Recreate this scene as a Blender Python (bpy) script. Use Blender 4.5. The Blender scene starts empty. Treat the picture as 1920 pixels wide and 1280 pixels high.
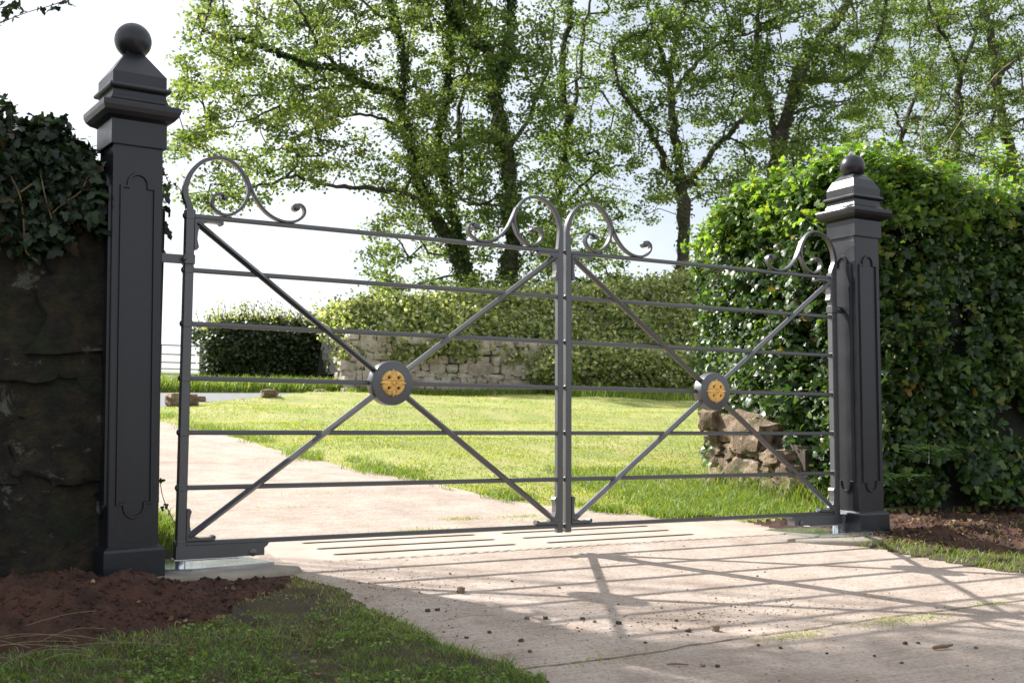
import bpy, math, random
import numpy as np
from mathutils import Matrix, Vector
rng=np.random.default_rng(7); random.seed(7)
SC=bpy.context.scene; COL=SC.collection
# ------------------------------------------------------------------ camera
F,PITCH,ROLL,YAW=2041.6,.0771,.0052,.5103
CAM=np.array([-2.9552,-4.7213,.6618])
fw=np.array([math.sin(YAW)*math.cos(PITCH),math.cos(YAW)*math.cos(PITCH),math.sin(PITCH)])
_r=np.array([math.cos(YAW),-math.sin(YAW),0.]); _u=np.cross(_r,fw)
RT=_r*math.cos(ROLL)+_u*math.sin(ROLL); UP=-_r*math.sin(ROLL)+_u*math.cos(ROLL)
def ray(x,y): return fw*F+RT*(x-960)-UP*(y-640)
def on_y(x,y,Y):
    d=ray(x,y); return CAM+d*(Y-CAM[1])/d[1]
def on_g(x,y):
    d=ray(x,y); t=(.033+.086*CAM[1]-CAM[2])/(d[2]-.086*d[1]); return CAM+d*t
cam=bpy.data.cameras.new('camera'); camo=bpy.data.objects.new('camera',cam); COL.objects.link(camo)
M=Matrix([[RT[0],UP[0],-fw[0],CAM[0]],[RT[1],UP[1],-fw[1],CAM[1]],[RT[2],UP[2],-fw[2],CAM[2]],[0,0,0,1]])
camo.matrix_world=M; cam.sensor_width=36; cam.lens=F/1920*36; cam.clip_end=3000; cam.clip_start=.05
cam.dof.use_dof=True; cam.dof.focus_distance=5.6; cam.dof.aperture_fstop=8
SC.camera=camo
# ------------------------------------------------------------------ world and sun
SUN=np.array([-.65,1.04,1.0]); SUN/=np.linalg.norm(SUN)
ELEV=math.asin(SUN[2]); AZ=math.atan2(SUN[0],SUN[1])
w=bpy.data.worlds.new('World'); SC.world=w; w.use_nodes=True
nt=w.node_tree; nt.nodes.clear()
def N(nt,t,**k):
    n=nt.nodes.new(t)
    for a,b in k.items():
        if a in n.inputs.keys(): n.inputs[a].default_value=b
        else: setattr(n,a,b)
    return n
out=N(nt,'ShaderNodeOutputWorld'); bg=N(nt,'ShaderNodeBackground')
sky=N(nt,'ShaderNodeTexSky',sky_type='NISHITA',sun_disc=False,sun_elevation=ELEV,sun_rotation=AZ,air_density=1.0,dust_density=1.6,ozone_density=1.0)
tc=N(nt,'ShaderNodeTexCoord'); mp=N(nt,'ShaderNodeMapping'); mp.inputs['Scale'].default_value=(1,1,2.6)
no=N(nt,'ShaderNodeTexNoise'); no.inputs['Scale'].default_value=2.3; no.inputs['Detail'].default_value=7; no.inputs['Roughness'].default_value=.55
rp=N(nt,'ShaderNodeValToRGB'); rp.color_ramp.elements[0].position=.38; rp.color_ramp.elements[1].position=.60
rp.color_ramp.elements[0].color=(.42,.42,.42,1); rp.color_ramp.elements[1].color=(.8,.8,.8,1)
mx=N(nt,'ShaderNodeMixRGB'); mx.inputs[2].default_value=(9.8,10.1,10.5,1)
nt.links.new(tc.outputs['Generated'],mp.inputs[0]); nt.links.new(mp.outputs[0],no.inputs['Vector'])
nt.links.new(no.outputs['Fac'],rp.inputs[0]); nt.links.new(rp.outputs[0],mx.inputs[0]); nt.links.new(sky.outputs[0],mx.inputs[1])
nt.links.new(mx.outputs[0],bg.inputs[0]); bg.inputs[1].default_value=.066; nt.links.new(bg.outputs[0],out.inputs[0])
sl=bpy.data.lights.new('sun','SUN'); sl.energy=5.0; sl.angle=math.radians(.55); sl.color=(1,.96,.915)
so=bpy.data.objects.new('sun',sl); COL.objects.link(so); so.rotation_euler=Vector(SUN).to_track_quat('Z','Y').to_euler()
SC.view_settings.view_transform='Standard'; SC.view_settings.look='None'; SC.view_settings.exposure=1.08; SC.view_settings.gamma=1
# ------------------------------------------------------------------ noise
def hsh(ix,iy,iz,s):
    h=(ix.astype(np.int64)*374761393+iy.astype(np.int64)*668265263+iz.astype(np.int64)*2147483647+s*974634777)&0xffffffff
    h=((h^(h>>13))*1274126177)&0xffffffff
    return ((h^(h>>16))&0xffff)/65535.
def vnoise(x,y,z=0,s=0):
    x=np.asarray(x,float); y=np.asarray(y,float); z=np.asarray(z,float)+0*x
    ix,iy,iz=np.floor(x),np.floor(y),np.floor(z); fx,fy,fz=x-ix,y-iy,z-iz
    fx=fx*fx*(3-2*fx); fy=fy*fy*(3-2*fy); fz=fz*fz*(3-2*fz); r=0
    for a in(0,1):
        for b in(0,1):
            for c in(0,1):
                r=r+hsh(ix+a,iy+b,iz+c,s)*(fx if a else 1-fx)*(fy if b else 1-fy)*(fz if c else 1-fz)
    return r
def fbm(x,y,z=0,s=0,o=4):
    r=0;a=.5;t=0
    for i in range(o):
        r=r+a*vnoise(np.asarray(x)*2**i,np.asarray(y)*2**i,np.asarray(z)*2**i,s+i); t+=a; a*=.5
    return r/t-.5
# ------------------------------------------------------------------ objects
def tag(o,label=None,cat=None,group=None,kind=None):
    if label: o['label']=label
    if cat: o['category']=cat
    if group: o['group']=group
    if kind: o['kind']=kind
    return o
def thing(name,loc,label,cat,group=None):
    o=bpy.data.objects.new(name,None); o.location=loc; o.empty_display_size=.1; COL.objects.link(o)
    return tag(o,label,cat,group)
def link(name,me,mat,parent=None):
    o=bpy.data.objects.new(name,me); COL.objects.link(o)
    if mat: me.materials.append(mat)
    if parent is not None:
        o.parent=parent
        bpy.context.view_layer.update() if False else None
        o.matrix_parent_inverse=Matrix.Translation(parent.location).inverted() if parent.type=='EMPTY' else Matrix.Identity(4)
    return o
def big(name,V,Fc,mat,parent=None,attr=None,smooth=False):
    """V (n,3), Fc (m,k) constant k"""
    V=np.ascontiguousarray(V,np.float32); Fc=np.ascontiguousarray(Fc,np.int32)
    me=bpy.data.meshes.new(name); me.vertices.add(len(V)); me.vertices.foreach_set('co',V.ravel())
    k=Fc.shape[1]; me.loops.add(Fc.size); me.loops.foreach_set('vertex_index',Fc.ravel())
    me.polygons.add(len(Fc)); me.polygons.foreach_set('loop_start',np.arange(0,Fc.size,k,dtype=np.int32)); 
    if smooth: me.polygons.foreach_set('use_smooth',np.ones(len(Fc),bool))
    me.update(calc_edges=True)
    if attr is not None:
        a=me.attributes.new('var','FLOAT','POINT'); a.data.foreach_set('value',np.ascontiguousarray(attr,np.float32))
    return link(name,me,mat,parent)
class MB:
    def __init__(s): s.v=[]; s.f=[]
    def add(s,v,f):
        n=len(s.v); s.v+= [tuple(map(float,p)) for p in v]; s.f+= [tuple(i+n for i in q) for q in f]; return s
    def box(s,x0,x1,y0,y1,z0,z1,b=0):
        if b<=0:
            v=[(x,y,z) for z in(z0,z1) for x,y in((x0,y0),(x1,y0),(x1,y1),(x0,y1))]
            return s.add(v,[(3,2,1,0),(4,5,6,7),(0,1,5,4),(1,2,6,5),(2,3,7,6),(3,0,4,7)])
        rings=[(b,0,z0),(0,b,z0+b),(0,b,z1-b),(b,0,z1)]
        V=[];
        for i,(ins,_,z) in enumerate(rings):
            e=ins; c=b
            pts=[(x0+e+ (c),y0+e),(x1-e-c,y0+e),(x1-e,y0+e+c),(x1-e,y1-e-c),(x1-e-c,y1-e),(x0+e+c,y1-e),(x0+e,y1-e-c),(x0+e,y0+e+c)]
            V+=[(a,bb,z) for a,bb in pts]
        Fs=[tuple(reversed(range(8))),tuple(range(24,32))]
        for i in range(3):
            for j in range(8): Fs.append((i*8+j,i*8+(j+1)%8,i*8+8+(j+1)%8,i*8+8+j))
        return s.add(V,Fs)
    def sq(s,prof,cx=0,cy=0):
        """square loft: prof list of (half,z)"""
        V=[];Fs=[]
        for h,z in prof: V+=[(cx-h,cy-h,z),(cx+h,cy-h,z),(cx+h,cy+h,z),(cx-h,cy+h,z)]
        for i in range(len(prof)-1):
            for j in range(4): Fs.append((i*4+j,i*4+(j+1)%4,i*4+4+(j+1)%4,i*4+4+j))
        Fs+=[(3,2,1,0),tuple(range(4*len(prof)-4,4*len(prof)))]
        return s.add(V,Fs)
    def lathe(s,prof,c=(0,0,0),ax='z',n=24):
        V=[];Fs=[]
        for r,t in prof:
            for j in range(n):
                a=2*math.pi*j/n; p=(r*math.cos(a),r*math.sin(a),t)
                if ax=='y': p=(p[0],p[2],p[1])
                if ax=='x': p=(p[2],p[0],p[1])
                V.append((p[0]+c[0],p[1]+c[1],p[2]+c[2]))
        for i in range(len(prof)-1):
            for j in range(n):
                q=(i*n+j,i*n+(j+1)%n,i*n+n+(j+1)%n,i*n+n+j); Fs.append(q if ax!='y' else q[::-1])
        e=(tuple(reversed(range(n))),tuple(range(len(prof)*n-n,len(prof)*n)))
        Fs+= list(e) if ax!='y' else [x[::-1] for x in e]
        return s.add(V,Fs)
    def tube(s,pts,rad,n=8,flat=None):
        """round tube along pts; rad scalar or list"""
        P=np.array(pts,float); m=len(P); R=np.array(rad if np.ndim(rad) else [rad]*m,float)
        T=np.gradient(P,axis=0); T/=np.linalg.norm(T,axis=1)[:,None]+1e-9
        ref=np.array([0,0,1.]) if abs(T[0][2])<.9 else np.array([0,1.,0])
        V=[];Fs=[]
        for i in range(m):
            a=np.cross(T[i],ref); a/=np.linalg.norm(a)+1e-9; b=np.cross(a,T[i]); ref=b if abs(T[i]@b)<.9 else ref
            for j in range(n):
                t=2*math.pi*j/n; V.append(P[i]+R[i]*(a*math.cos(t)+b*math.sin(t)))
        for i in range(m-1):
            for j in range(n): Fs.append((i*n+j,i*n+(j+1)%n,i*n+n+(j+1)%n,i*n+n+j)[::-1])
        Fs+=[tuple(range(n)),tuple(range(m*n-n,m*n))[::-1]]
        return s.add(V,Fs)
    def band(s,pts,th,y0,y1):
        """flat bar bent along 2-D path (x,z) in the gate plane; th may be list; spans y0..y1"""
        P=np.array(pts,float); m=len(P); T=np.gradient(P,axis=0); T/=np.linalg.norm(T,axis=1)[:,None]+1e-9
        Nn=np.stack([-T[:,1],T[:,0]],1); h=np.array(th if np.ndim(th) else [th]*m)[:,None]/2
        A=P+Nn*h; B=P-Nn*h; c=.0025; V=[];Fs=[]
        for i in range(m):
            a,b=A[i],B[i]; n=Nn[i]*c
            V+=[(b[0],y0+c,b[1]),(b[0]+n[0],y0,b[1]+n[1]),(a[0]-n[0],y0,a[1]-n[1]),(a[0],y0+c,a[1]),(a[0],y1-c,a[1]),(a[0]-n[0],y1,a[1]-n[1]),(b[0]+n[0],y1,b[1]+n[1]),(b[0],y1-c,b[1])]
        for i in range(m-1):
            for j in range(8): Fs.append((i*8+j,i*8+(j+1)%8,i*8+8+(j+1)%8,i*8+8+j)[::-1])
        Fs+=[tuple(range(8)),tuple(range(m*8-8,m*8))[::-1]]
        return s.add(V,Fs)
    def plate(s,poly,y0,y1):
        n=len(poly); V=[(x,y0,z) for x,z in poly]+[(x,y1,z) for x,z in poly]
        return s.add(V,[tuple(range(n)),tuple(range(2*n-1,n-1,-1))]+[(i,i+n,(i+1)%n+n,(i+1)%n) for i in range(n)])
    def build(s,name,mat,parent=None,smooth=False):
        me=bpy.data.meshes.new(name); me.from_pydata(s.v,[],s.f); me.update()
        if smooth:
            me.polygons.foreach_set('use_smooth',np.ones(len(me.polygons),bool))
            try: me.set_sharp_from_angle(angle=math.radians(38))
            except Exception: pass
        return link(name,me,mat,parent)
def smooth_path(p,n=6):
    P=np.array(p,float); P=np.vstack([2*P[0]-P[1],P,2*P[-1]-P[-2]]); o=[]
    for i in range(1,len(P)-2):
        for t in np.linspace(0,1,n,endpoint=False):
            a,b,c,d=P[i-1:i+3]; o.append(.5*(2*b+(c-a)*t+(2*a-5*b+4*c-d)*t*t+(3*b-3*c+d-a)*t**3))
    o.append(P[-2]); return np.array(o)
# ------------------------------------------------------------------ materials
def mat(name,stops,scale=5,detail=6,rough=.7,bump=.0,bscale=None,metal=0,spec=.5,stretch=None,dist=0,roughvar=0,bdist=.01,vor=None):
    m=bpy.data.materials.new(name); m.use_nodes=True; t=m.node_tree; b=t.nodes['Principled BSDF']
    geo=N(t,'ShaderNodeNewGeometry'); mp=N(t,'ShaderNodeMapping'); t.links.new(geo.outputs['Position'],mp.inputs[0])
    if stretch: mp.inputs['Scale'].default_value=stretch
    n=N(t,'ShaderNodeTexNoise'); n.inputs['Scale'].default_value=scale; n.inputs['Detail'].default_value=detail; n.inputs['Roughness'].default_value=.62; n.inputs['Distortion'].default_value=dist
    t.links.new(mp.outputs[0],n.inputs['Vector'])
    r=N(t,'ShaderNodeValToRGB'); e=r.color_ramp.elements
    while len(e)<len(stops): e.new(.5)
    for i,(p,c) in enumerate(stops): e[i].position=p; e[i].color=(*c,1)
    t.links.new(n.outputs['Fac'],r.inputs[0]); t.links.new(r.outputs[0],b.inputs['Base Color'])
    b.inputs['Roughness'].default_value=rough; b.inputs['Metallic'].default_value=metal; b.inputs['Specular IOR Level'].default_value=spec
    if roughvar:
        mr=N(t,'ShaderNodeMapRange'); mr.inputs['To Min'].default_value=rough-roughvar; mr.inputs['To Max'].default_value=rough+roughvar
        t.links.new(n.outputs['Fac'],mr.inputs[0]); t.links.new(mr.outputs[0],b.inputs['Roughness'])
    if bump:
        n2=N(t,'ShaderNodeTexNoise'); n2.inputs['Scale'].default_value=bscale or scale*3; n2.inputs['Detail'].default_value=8; n2.inputs['Roughness'].default_value=.7
        t.links.new(mp.outputs[0],n2.inputs['Vector'])
        bp=N(t,'ShaderNodeBump'); bp.inputs['Strength'].default_value=bump; bp.inputs['Distance'].default_value=bdist
        t.links.new(n2.outputs['Fac'],bp.inputs['Height']); t.links.new(bp.outputs[0],b.inputs['Normal'])
    m['n']=1
    return m
def leafmat(name,stops,trans=.45,rough=.4,tcol=1.2,spec=.5):
    m=bpy.data.materials.new(name); m.use_nodes=True; t=m.node_tree; b=t.nodes['Principled BSDF']; o=t.nodes['Material Output']
    a=N(t,'ShaderNodeAttribute',attribute_name='var'); r=N(t,'ShaderNodeValToRGB'); e=r.color_ramp.elements
    while len(e)<len(stops): e.new(.5)
    for i,(p,c) in enumerate(stops): e[i].position=p; e[i].color=(*c,1)
    t.links.new(a.outputs['Fac'],r.inputs[0]); t.links.new(r.outputs[0],b.inputs['Base Color'])
    b.inputs['Roughness'].default_value=rough; b.inputs['Specular IOR Level'].default_value=spec
    tr=N(t,'ShaderNodeBsdfTranslucent'); mul=N(t,'ShaderNodeMixRGB',blend_type='MULTIPLY'); mul.inputs[0].default_value=1
    mul.inputs[2].default_value=(1.4*tcol,1.4*tcol,.65*tcol,1); t.links.new(r.outputs[0],mul.inputs[1]); t.links.new(mul.outputs[0],tr.inputs[0])
    ms=N(t,'ShaderNodeMixShader'); ms.inputs[0].default_value=trans
    t.links.new(b.outputs[0],ms.inputs[1]); t.links.new(tr.outputs[0],ms.inputs[2]); t.links.new(ms.outputs[0],o.inputs[0])
    return m
PAINT=mat('dark_paint',[(.3,(.020,.022,.027)),(.7,(.032,.034,.040))],9,4,.46,.15,60,0,.9,roughvar=.06,bdist=.002)
PPAINT=mat('pillar_paint',[(.3,(.007,.008,.012)),(.7,(.013,.0145,.020))],6,6,.34,.35,38,0,.5,roughvar=.12,bdist=.002)
GOLD=mat('gold_paint',[(.3,(.62,.36,.09)),(.6,(.85,.55,.17)),(.8,(.48,.24,.06))],30,4,.5,.1,90,.15,.5,bdist=.001)
HOLE_SHADE=mat('hollow_shade',[(.3,(.02,.012,.006)),(.7,(.03,.02,.01))],30,2,.8)
ZINC=mat('galvanised_plate',[(.3,(.55,.60,.66)),(.7,(.74,.78,.82))],7,5,.16,.05,40,.9,.5,roughvar=.1)
def lichen(m,col,scale,lo,hi,seed=0):
    t=m.node_tree; b=t.nodes['Principled BSDF']; src=b.inputs['Base Color'].links[0].from_socket; geo=[n for n in t.nodes if n.type=='NEW_GEOMETRY'][0]
    mp=N(t,'ShaderNodeMapping'); mp.inputs['Location'].default_value=(seed,seed*.7,seed*.3); t.links.new(geo.outputs['Position'],mp.inputs[0])
    n=N(t,'ShaderNodeTexNoise'); n.inputs['Scale'].default_value=scale; n.inputs['Detail'].default_value=9; n.inputs['Roughness'].default_value=.72; n.inputs['Distortion'].default_value=.6; t.links.new(mp.outputs[0],n.inputs['Vector'])
    r=N(t,'ShaderNodeValToRGB'); r.color_ramp.elements[0].position=lo; r.color_ramp.elements[0].color=(0,0,0,1); r.color_ramp.elements[1].position=hi; r.color_ramp.elements[1].color=(1,1,1,1)
    t.links.new(n.outputs['Fac'],r.inputs[0]); x=N(t,'ShaderNodeMixRGB'); x.inputs[2].default_value=(*col,1)
    t.links.new(r.outputs[0],x.inputs[0]); t.links.new(src,x.inputs[1]); t.links.new(x.outputs[0],b.inputs['Base Color'])
def concrete():
    m=mat('drive_concrete',[(.28,(.35,.28,.23)),(.5,(.47,.385,.32)),(.72,(.56,.47,.40))],3.5,9,.88,.0)
    t=m.node_tree; b=t.nodes['Principled BSDF']; geo=[n for n in t.nodes if n.type=='NEW_GEOMETRY'][0]
    src=b.inputs['Base Color'].links[0].from_socket
    # speckle
    s=N(t,'ShaderNodeTexNoise'); s.inputs['Scale'].default_value=70; s.inputs['Detail'].default_value=6; s.inputs['Roughness'].default_value=.8; t.links.new(geo.outputs['Position'],s.inputs['Vector'])
    r=N(t,'ShaderNodeValToRGB'); r.color_ramp.elements[0].position=.34; r.color_ramp.elements[0].color=(.40,.37,.36,1); r.color_ramp.elements[1].position=.52; r.color_ramp.elements[1].color=(1,1,1,1)
    t.links.new(s.outputs['Fac'],r.inputs[0]); mu=N(t,'ShaderNodeMixRGB',blend_type='MULTIPLY'); mu.inputs[0].default_value=.8
    t.links.new(src,mu.inputs[1]); t.links.new(r.outputs[0],mu.inputs[2])
    # brush lines across the drive
    mp=N(t,'ShaderNodeMapping'); mp.inputs['Scale'].default_value=(3.0,130,1); t.links.new(geo.outputs['Position'],mp.inputs[0])
    l=N(t,'ShaderNodeTexNoise'); l.inputs['Scale'].default_value=1; l.inputs['Detail'].default_value=4; t.links.new(mp.outputs[0],l.inputs['Vector'])
    r2=N(t,'ShaderNodeValToRGB'); r2.color_ramp.elements[0].position=.34; r2.color_ramp.elements[0].color=(.72,.68,.66,1); r2.color_ramp.elements[1].position=.52; r2.color_ramp.elements[1].color=(1,1,1,1)
    t.links.new(l.outputs['Fac'],r2.inputs[0]); m2=N(t,'ShaderNodeMixRGB',blend_type='MULTIPLY'); m2.inputs[0].default_value=.7
    t.links.new(mu.outputs[0],m2.inputs[1]); t.links.new(r2.outputs[0],m2.inputs[2])
    # broad stains of soil and moss
    st=N(t,'ShaderNodeTexNoise'); st.inputs['Scale'].default_value=1.1; st.inputs['Detail'].default_value=8; st.inputs['Roughness'].default_value=.7; t.links.new(geo.outputs['Position'],st.inputs['Vector'])
    r3=N(t,'ShaderNodeValToRGB'); r3.color_ramp.elements[0].position=.30; r3.color_ramp.elements[0].color=(.78,.72,.66,1); r3.color_ramp.elements[1].position=.5; r3.color_ramp.elements[1].color=(1,1,1,1)
    t.links.new(st.outputs['Fac'],r3.inputs[0]); m3=N(t,'ShaderNodeMixRGB',blend_type='MULTIPLY'); m3.inputs[0].default_value=.6
    t.links.new(m2.outputs[0],m3.inputs[1]); t.links.new(r3.outputs[0],m3.inputs[2]); t.links.new(m3.outputs[0],b.inputs['Base Color']); lichen(m,(.24,.18,.135),3.0,.54,.80,6); lichen(m,(.17,.13,.09),38,.60,.70,11); lichen(m,(.22,.24,.10),1.3,.62,.85,31)
    bp=N(t,'ShaderNodeBump'); bp.inputs['Strength'].default_value=.7; bp.inputs['Distance'].default_value=.009
    ad=N(t,'ShaderNodeMath',operation='ADD'); t.links.new(l.outputs['Fac'],ad.inputs[0]); t.links.new(s.outputs['Fac'],ad.inputs[1])
    t.links.new(ad.outputs[0],bp.inputs['Height']); t.links.new(bp.outputs[0],b.inputs['Normal'])
    return m
CONC=concrete()
CONC2=mat('smooth_concrete',[(.3,(.35,.275,.225)),(.55,(.46,.375,.31)),(.75,(.54,.455,.385))],3,9,.85,.25,90,bdist=.002)
CEMENT=mat('grey_cement',[(.3,(.20,.17,.135)),(.6,(.30,.26,.21)),(.8,(.36,.32,.27))],4,8,.9,.5,30,bdist=.006)
GROOVE=mat('groove_dirt',[(.3,(.05,.04,.03)),(.7,(.11,.085,.06))],20,5,.95)
ROAD=mat('asphalt',[(.3,(.16,.16,.165)),(.7,(.22,.22,.225))],6,8,.9,.3,60)
SOIL=mat('red_soil',[(.3,(.016,.008,.006)),(.48,(.060,.024,.013)),(.62,(.085,.036,.021)),(.78,(.13,.062,.038))],9,10,.95,.9,26,bdist=.03)
TURF=mat('turf',[(.25,(.15,.185,.045)),(.42,(.25,.285,.07)),(.56,(.31,.31,.10)),(.74,(.42,.36,.17))],1.6,10,.95,.8,30,bdist=.02)
DTURF=mat('turf_earth',[(.25,(.03,.02,.012)),(.45,(.06,.042,.024)),(.6,(.07,.06,.028)),(.75,(.12,.09,.055))],5,10,.95,.8,40,bdist=.02)
FIELD=mat('field',[(.3,(.10,.13,.035)),(.6,(.15,.18,.05)),(.8,(.20,.19,.08))],.5,8,.95,.3,8)
WSTONE=mat('far_wall_stone',[(.25,(.14,.115,.09)),(.42,(.30,.25,.205)),(.58,(.44,.38,.32)),(.75,(.58,.53,.47))],4,10,.92,.9,14,bdist=.02)
STONE=mat('old_stone',[(.25,(.05,.033,.02)),(.42,(.16,.11,.07)),(.56,(.27,.195,.13)),(.75,(.40,.34,.26))],7,10,.92,1,20,bdist=.04)
DSTONE=mat('shade_darkened_stone',[(.25,(.004,.0035,.003)),(.40,(.014,.012,.008)),(.52,(.034,.028,.018)),(.60,(.055,.04,.014)),(.70,(.055,.052,.04)),(.80,(.18,.18,.15))],11,12,.92,1,20,bdist=.08)  # the wall's deep shade is put into these darkened stone colours
DMORTAR=mat('shaded_wall_core',[(.3,(.006,.005,.004)),(.7,(.02,.017,.012))],8,8,.95,.6,30)  # core colour darkened too, carrying the left wall's shade
lichen(DSTONE,(.16,.16,.13),6,.60,.63,3); lichen(DSTONE,(.075,.052,.012),4,.60,.68,9); lichen(DSTONE,(.02,.032,.008),3,.55,.66,15)
lichen(STONE,(.42,.41,.34),9,.60,.64,4); lichen(STONE,(.07,.085,.03),5,.58,.68,8); lichen(WSTONE,(.10,.12,.05),1.6,.55,.68,2); lichen(PPAINT,(.028,.026,.022),14,.60,.80,5)
PAINT.node_tree.nodes['Principled BSDF'].inputs['Coat Weight'].default_value=.7; PAINT.node_tree.nodes['Principled BSDF'].inputs['Coat Roughness'].default_value=.28
MORTAR=mat('wall_core',[(.3,(.045,.036,.026)),(.7,(.09,.075,.055))],8,8,.95,.6,30)
BARK=mat('bark',[(.3,(.035,.03,.024)),(.6,(.075,.065,.05)),(.8,(.13,.12,.095))],3,8,.95,.8,12,stretch=(1,1,.35),bdist=.03)
TWIG=mat('twig',[(.3,(.09,.06,.035)),(.7,(.2,.14,.08))],20,4,.9)
CORE=mat('shade_dark_stems',[(.3,(.006,.009,.004)),(.6,(.014,.018,.008)),(.8,(.03,.026,.014))],9,8,.95,.8,20,bdist=.04)  # stems and earth, coloured near-black so leaf gaps look deeply shaded
WOOD=mat('weathered_wood',[(.3,(.10,.075,.05)),(.7,(.22,.18,.13))],6,6,.9,.3,30)
STEEL=mat('dull_steel',[(.3,(.22,.23,.25)),(.7,(.33,.34,.36))],6,3,.5,metal=.5)
STRAW=mat('straw',[(.3,(.42,.34,.18)),(.7,(.58,.50,.30))],20,3,.8)
DSTRAW=mat('old_straw',[(.3,(.16,.14,.07)),(.7,(.28,.24,.12))],20,3,.8)
L_TREE=leafmat('tree_leaf',[(0,(.055,.092,.032)),(.45,(.115,.165,.052)),(.8,(.20,.245,.08)),(1,(.30,.25,.11))],.58,.38)  # leaf colours lifted to stand in for haze over the crowns
L_TREE2=leafmat('tree_leaf_dark',[(0,(.044,.080,.028)),(.5,(.090,.142,.042)),(.85,(.165,.215,.065)),(1,(.25,.21,.085))],.58,.38)  # lifted likewise in place of haze
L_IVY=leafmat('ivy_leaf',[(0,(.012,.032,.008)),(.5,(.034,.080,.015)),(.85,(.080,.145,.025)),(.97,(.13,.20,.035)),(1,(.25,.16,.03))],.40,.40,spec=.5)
L_IVYTOP=leafmat('sun_tinted_ivy_leaf',[(0,(.05,.105,.018)),(.5,(.11,.20,.028)),(.9,(.19,.29,.042)),(1,(.33,.33,.06))],.58,.42)  # young growth is paler; sunlight on the top also put into the colour
L_BACK=leafmat('wall_ivy_leaf',[(0,(.07,.10,.04)),(.4,(.20,.255,.09)),(.72,(.36,.40,.18)),(1,(.62,.58,.42))],.55,.36,spec=.8)  # leaf colour paled so the shaded far ivy looks sunlit
L_HEDGE=leafmat('hedge_leaf',[(0,(.018,.03,.012)),(.6,(.04,.062,.022)),(1,(.09,.115,.04))],.3,.5)
L_DARK=leafmat('shade_ivy_leaf',[(0,(.006,.014,.006)),(.6,(.014,.032,.011)),(.95,(.028,.055,.016)),(1,(.06,.025,.013))],.3,.5)  # ivy leaf darkened; the left wall's shade is in the colour
G_NEAR=leafmat('near_grass',[(0,(.07,.13,.02)),(.45,(.145,.24,.038)),(.68,(.22,.30,.065)),(.8,(.22,.165,.08)),(1,(.46,.37,.2))],.35,.5)
G_LAWN=leafmat('lawn_grass',[(0,(.15,.225,.035)),(.45,(.25,.31,.055)),(.75,(.34,.355,.095)),(1,(.48,.40,.2))],.42,.5)
G_TALL=leafmat('tall_grass',[(0,(.09,.15,.022)),(.6,(.16,.24,.035)),(.9,(.22,.28,.06)),(1,(.38,.31,.15))],.45,.45)
FERN=leafmat('fern_leaf',[(0,(.018,.04,.012)),(1,(.04,.08,.02))],.4,.45)  # green darkened to carry the shade where the ferns grow
LITTER=leafmat('dead_leaf',[(0,(.10,.05,.022)),(.6,(.22,.12,.05)),(1,(.36,.25,.12))],.2,.7)
# ------------------------------------------------------------------ terrain
def terrain(X,Y):
    X=np.asarray(X,float);Y=np.asarray(Y,float)
    z=np.where(Y<11,.033+.086*Y,np.where(Y<36,.979+.065*(Y-11),2.604-.03*(Y-36)))
    return np.where(Y<-25,.033-.086*25,z)
E_DL=np.array([(-30,-1.6),(-3,-1.30),(-1.81,-1.19),(-1.54,-1.21),(-1.19,-1.30),(-.79,-1.35),(-.46,-1.37),(-.23,-1.46),(.1,-1.6)])
E_DR=np.array([(-30,3),(-4,2.9),(-1.9,2.25),(-1.19,1.97),(-.9,1.87),(-.65,1.80),(-.34,1.70),(.1,1.66),(.5,1.62)])
E_LAWN=np.array([(.5,1.5),(.65,1.30),(.89,1.11),(1.15,.88),(1.42,.65),(1.92,.52),(2.62,.42),(3.11,.22),(4.21,.0),(5.31,-.06),(6.36,-.12),(6.95,-.36),(7.6,-.47),(8.6,-.36),(9.62,-.07),(12.1,1.63),(13.06,3.16),(14.6,4.5),(16.5,4.9)])
DRIVE,SLAB,SOILC,TURFC,DTURFC,ROADC,FIELDC=range(7)
def classify(X,Y):
    n=fbm(X*2.3,Y*2.3,0,3)*.34+fbm(X*13,Y*13,0,9)*.10
    nf=n*np.clip(Y*.2,.5,1.6)
    c=np.full(X.shape,DTURFC)
    dl=np.interp(Y,E_DL[:,0],E_DL[:,1]); dr=np.interp(Y,E_DR[:,0],E_DR[:,1]); le=np.interp(Y,E_LAWN[:,0],E_LAWN[:,1])
    near=Y<.5
    c=np.where(near&(X>dl+n*.45)&(X<dr+n*.25),DRIVE,c)
    soL=near&(X<=dl+n*.45)&(Y>-.92+n*.9)&(Y>-.27-1.25*(-1.48-X)+n*.9)&(Y<1.2)
    c=np.where(soL,SOILC,c)
    soR=near&(X>=dr+n*.25)&((Y>-.50-1.1*(X-2.0)+n*.8)|(Y>-.18-.12*(X-2)))
    c=np.where(soR,SOILC,c)
    far=~near
    c=np.where(far&(X<le+nf*.5),DRIVE,c); c=np.where(far&(X>=le+nf*.5),TURFC,c)
    c=np.where(far&(X<=-1.7+n*.4)&(Y<2.2),DTURFC,c)
    roadnear=8.9+.22*X; roadfar=np.where(True,13.6+.72*(X-.9)*.62,0)
    c=np.where((X<le+nf*.3)&(Y>roadnear+n),ROADC,c)
    rf=13.9+.42*X+nf*.6
    c=np.where((Y>rf)&((X<4.9)|(Y>16.2)),FIELDC,c)
    # cast slab under the gate
    c=np.where((Y>.075)&(Y<.62)&(X>-1.42)&(X<1.58)&(c!=SOILC),SLAB,c)
    return c
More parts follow.
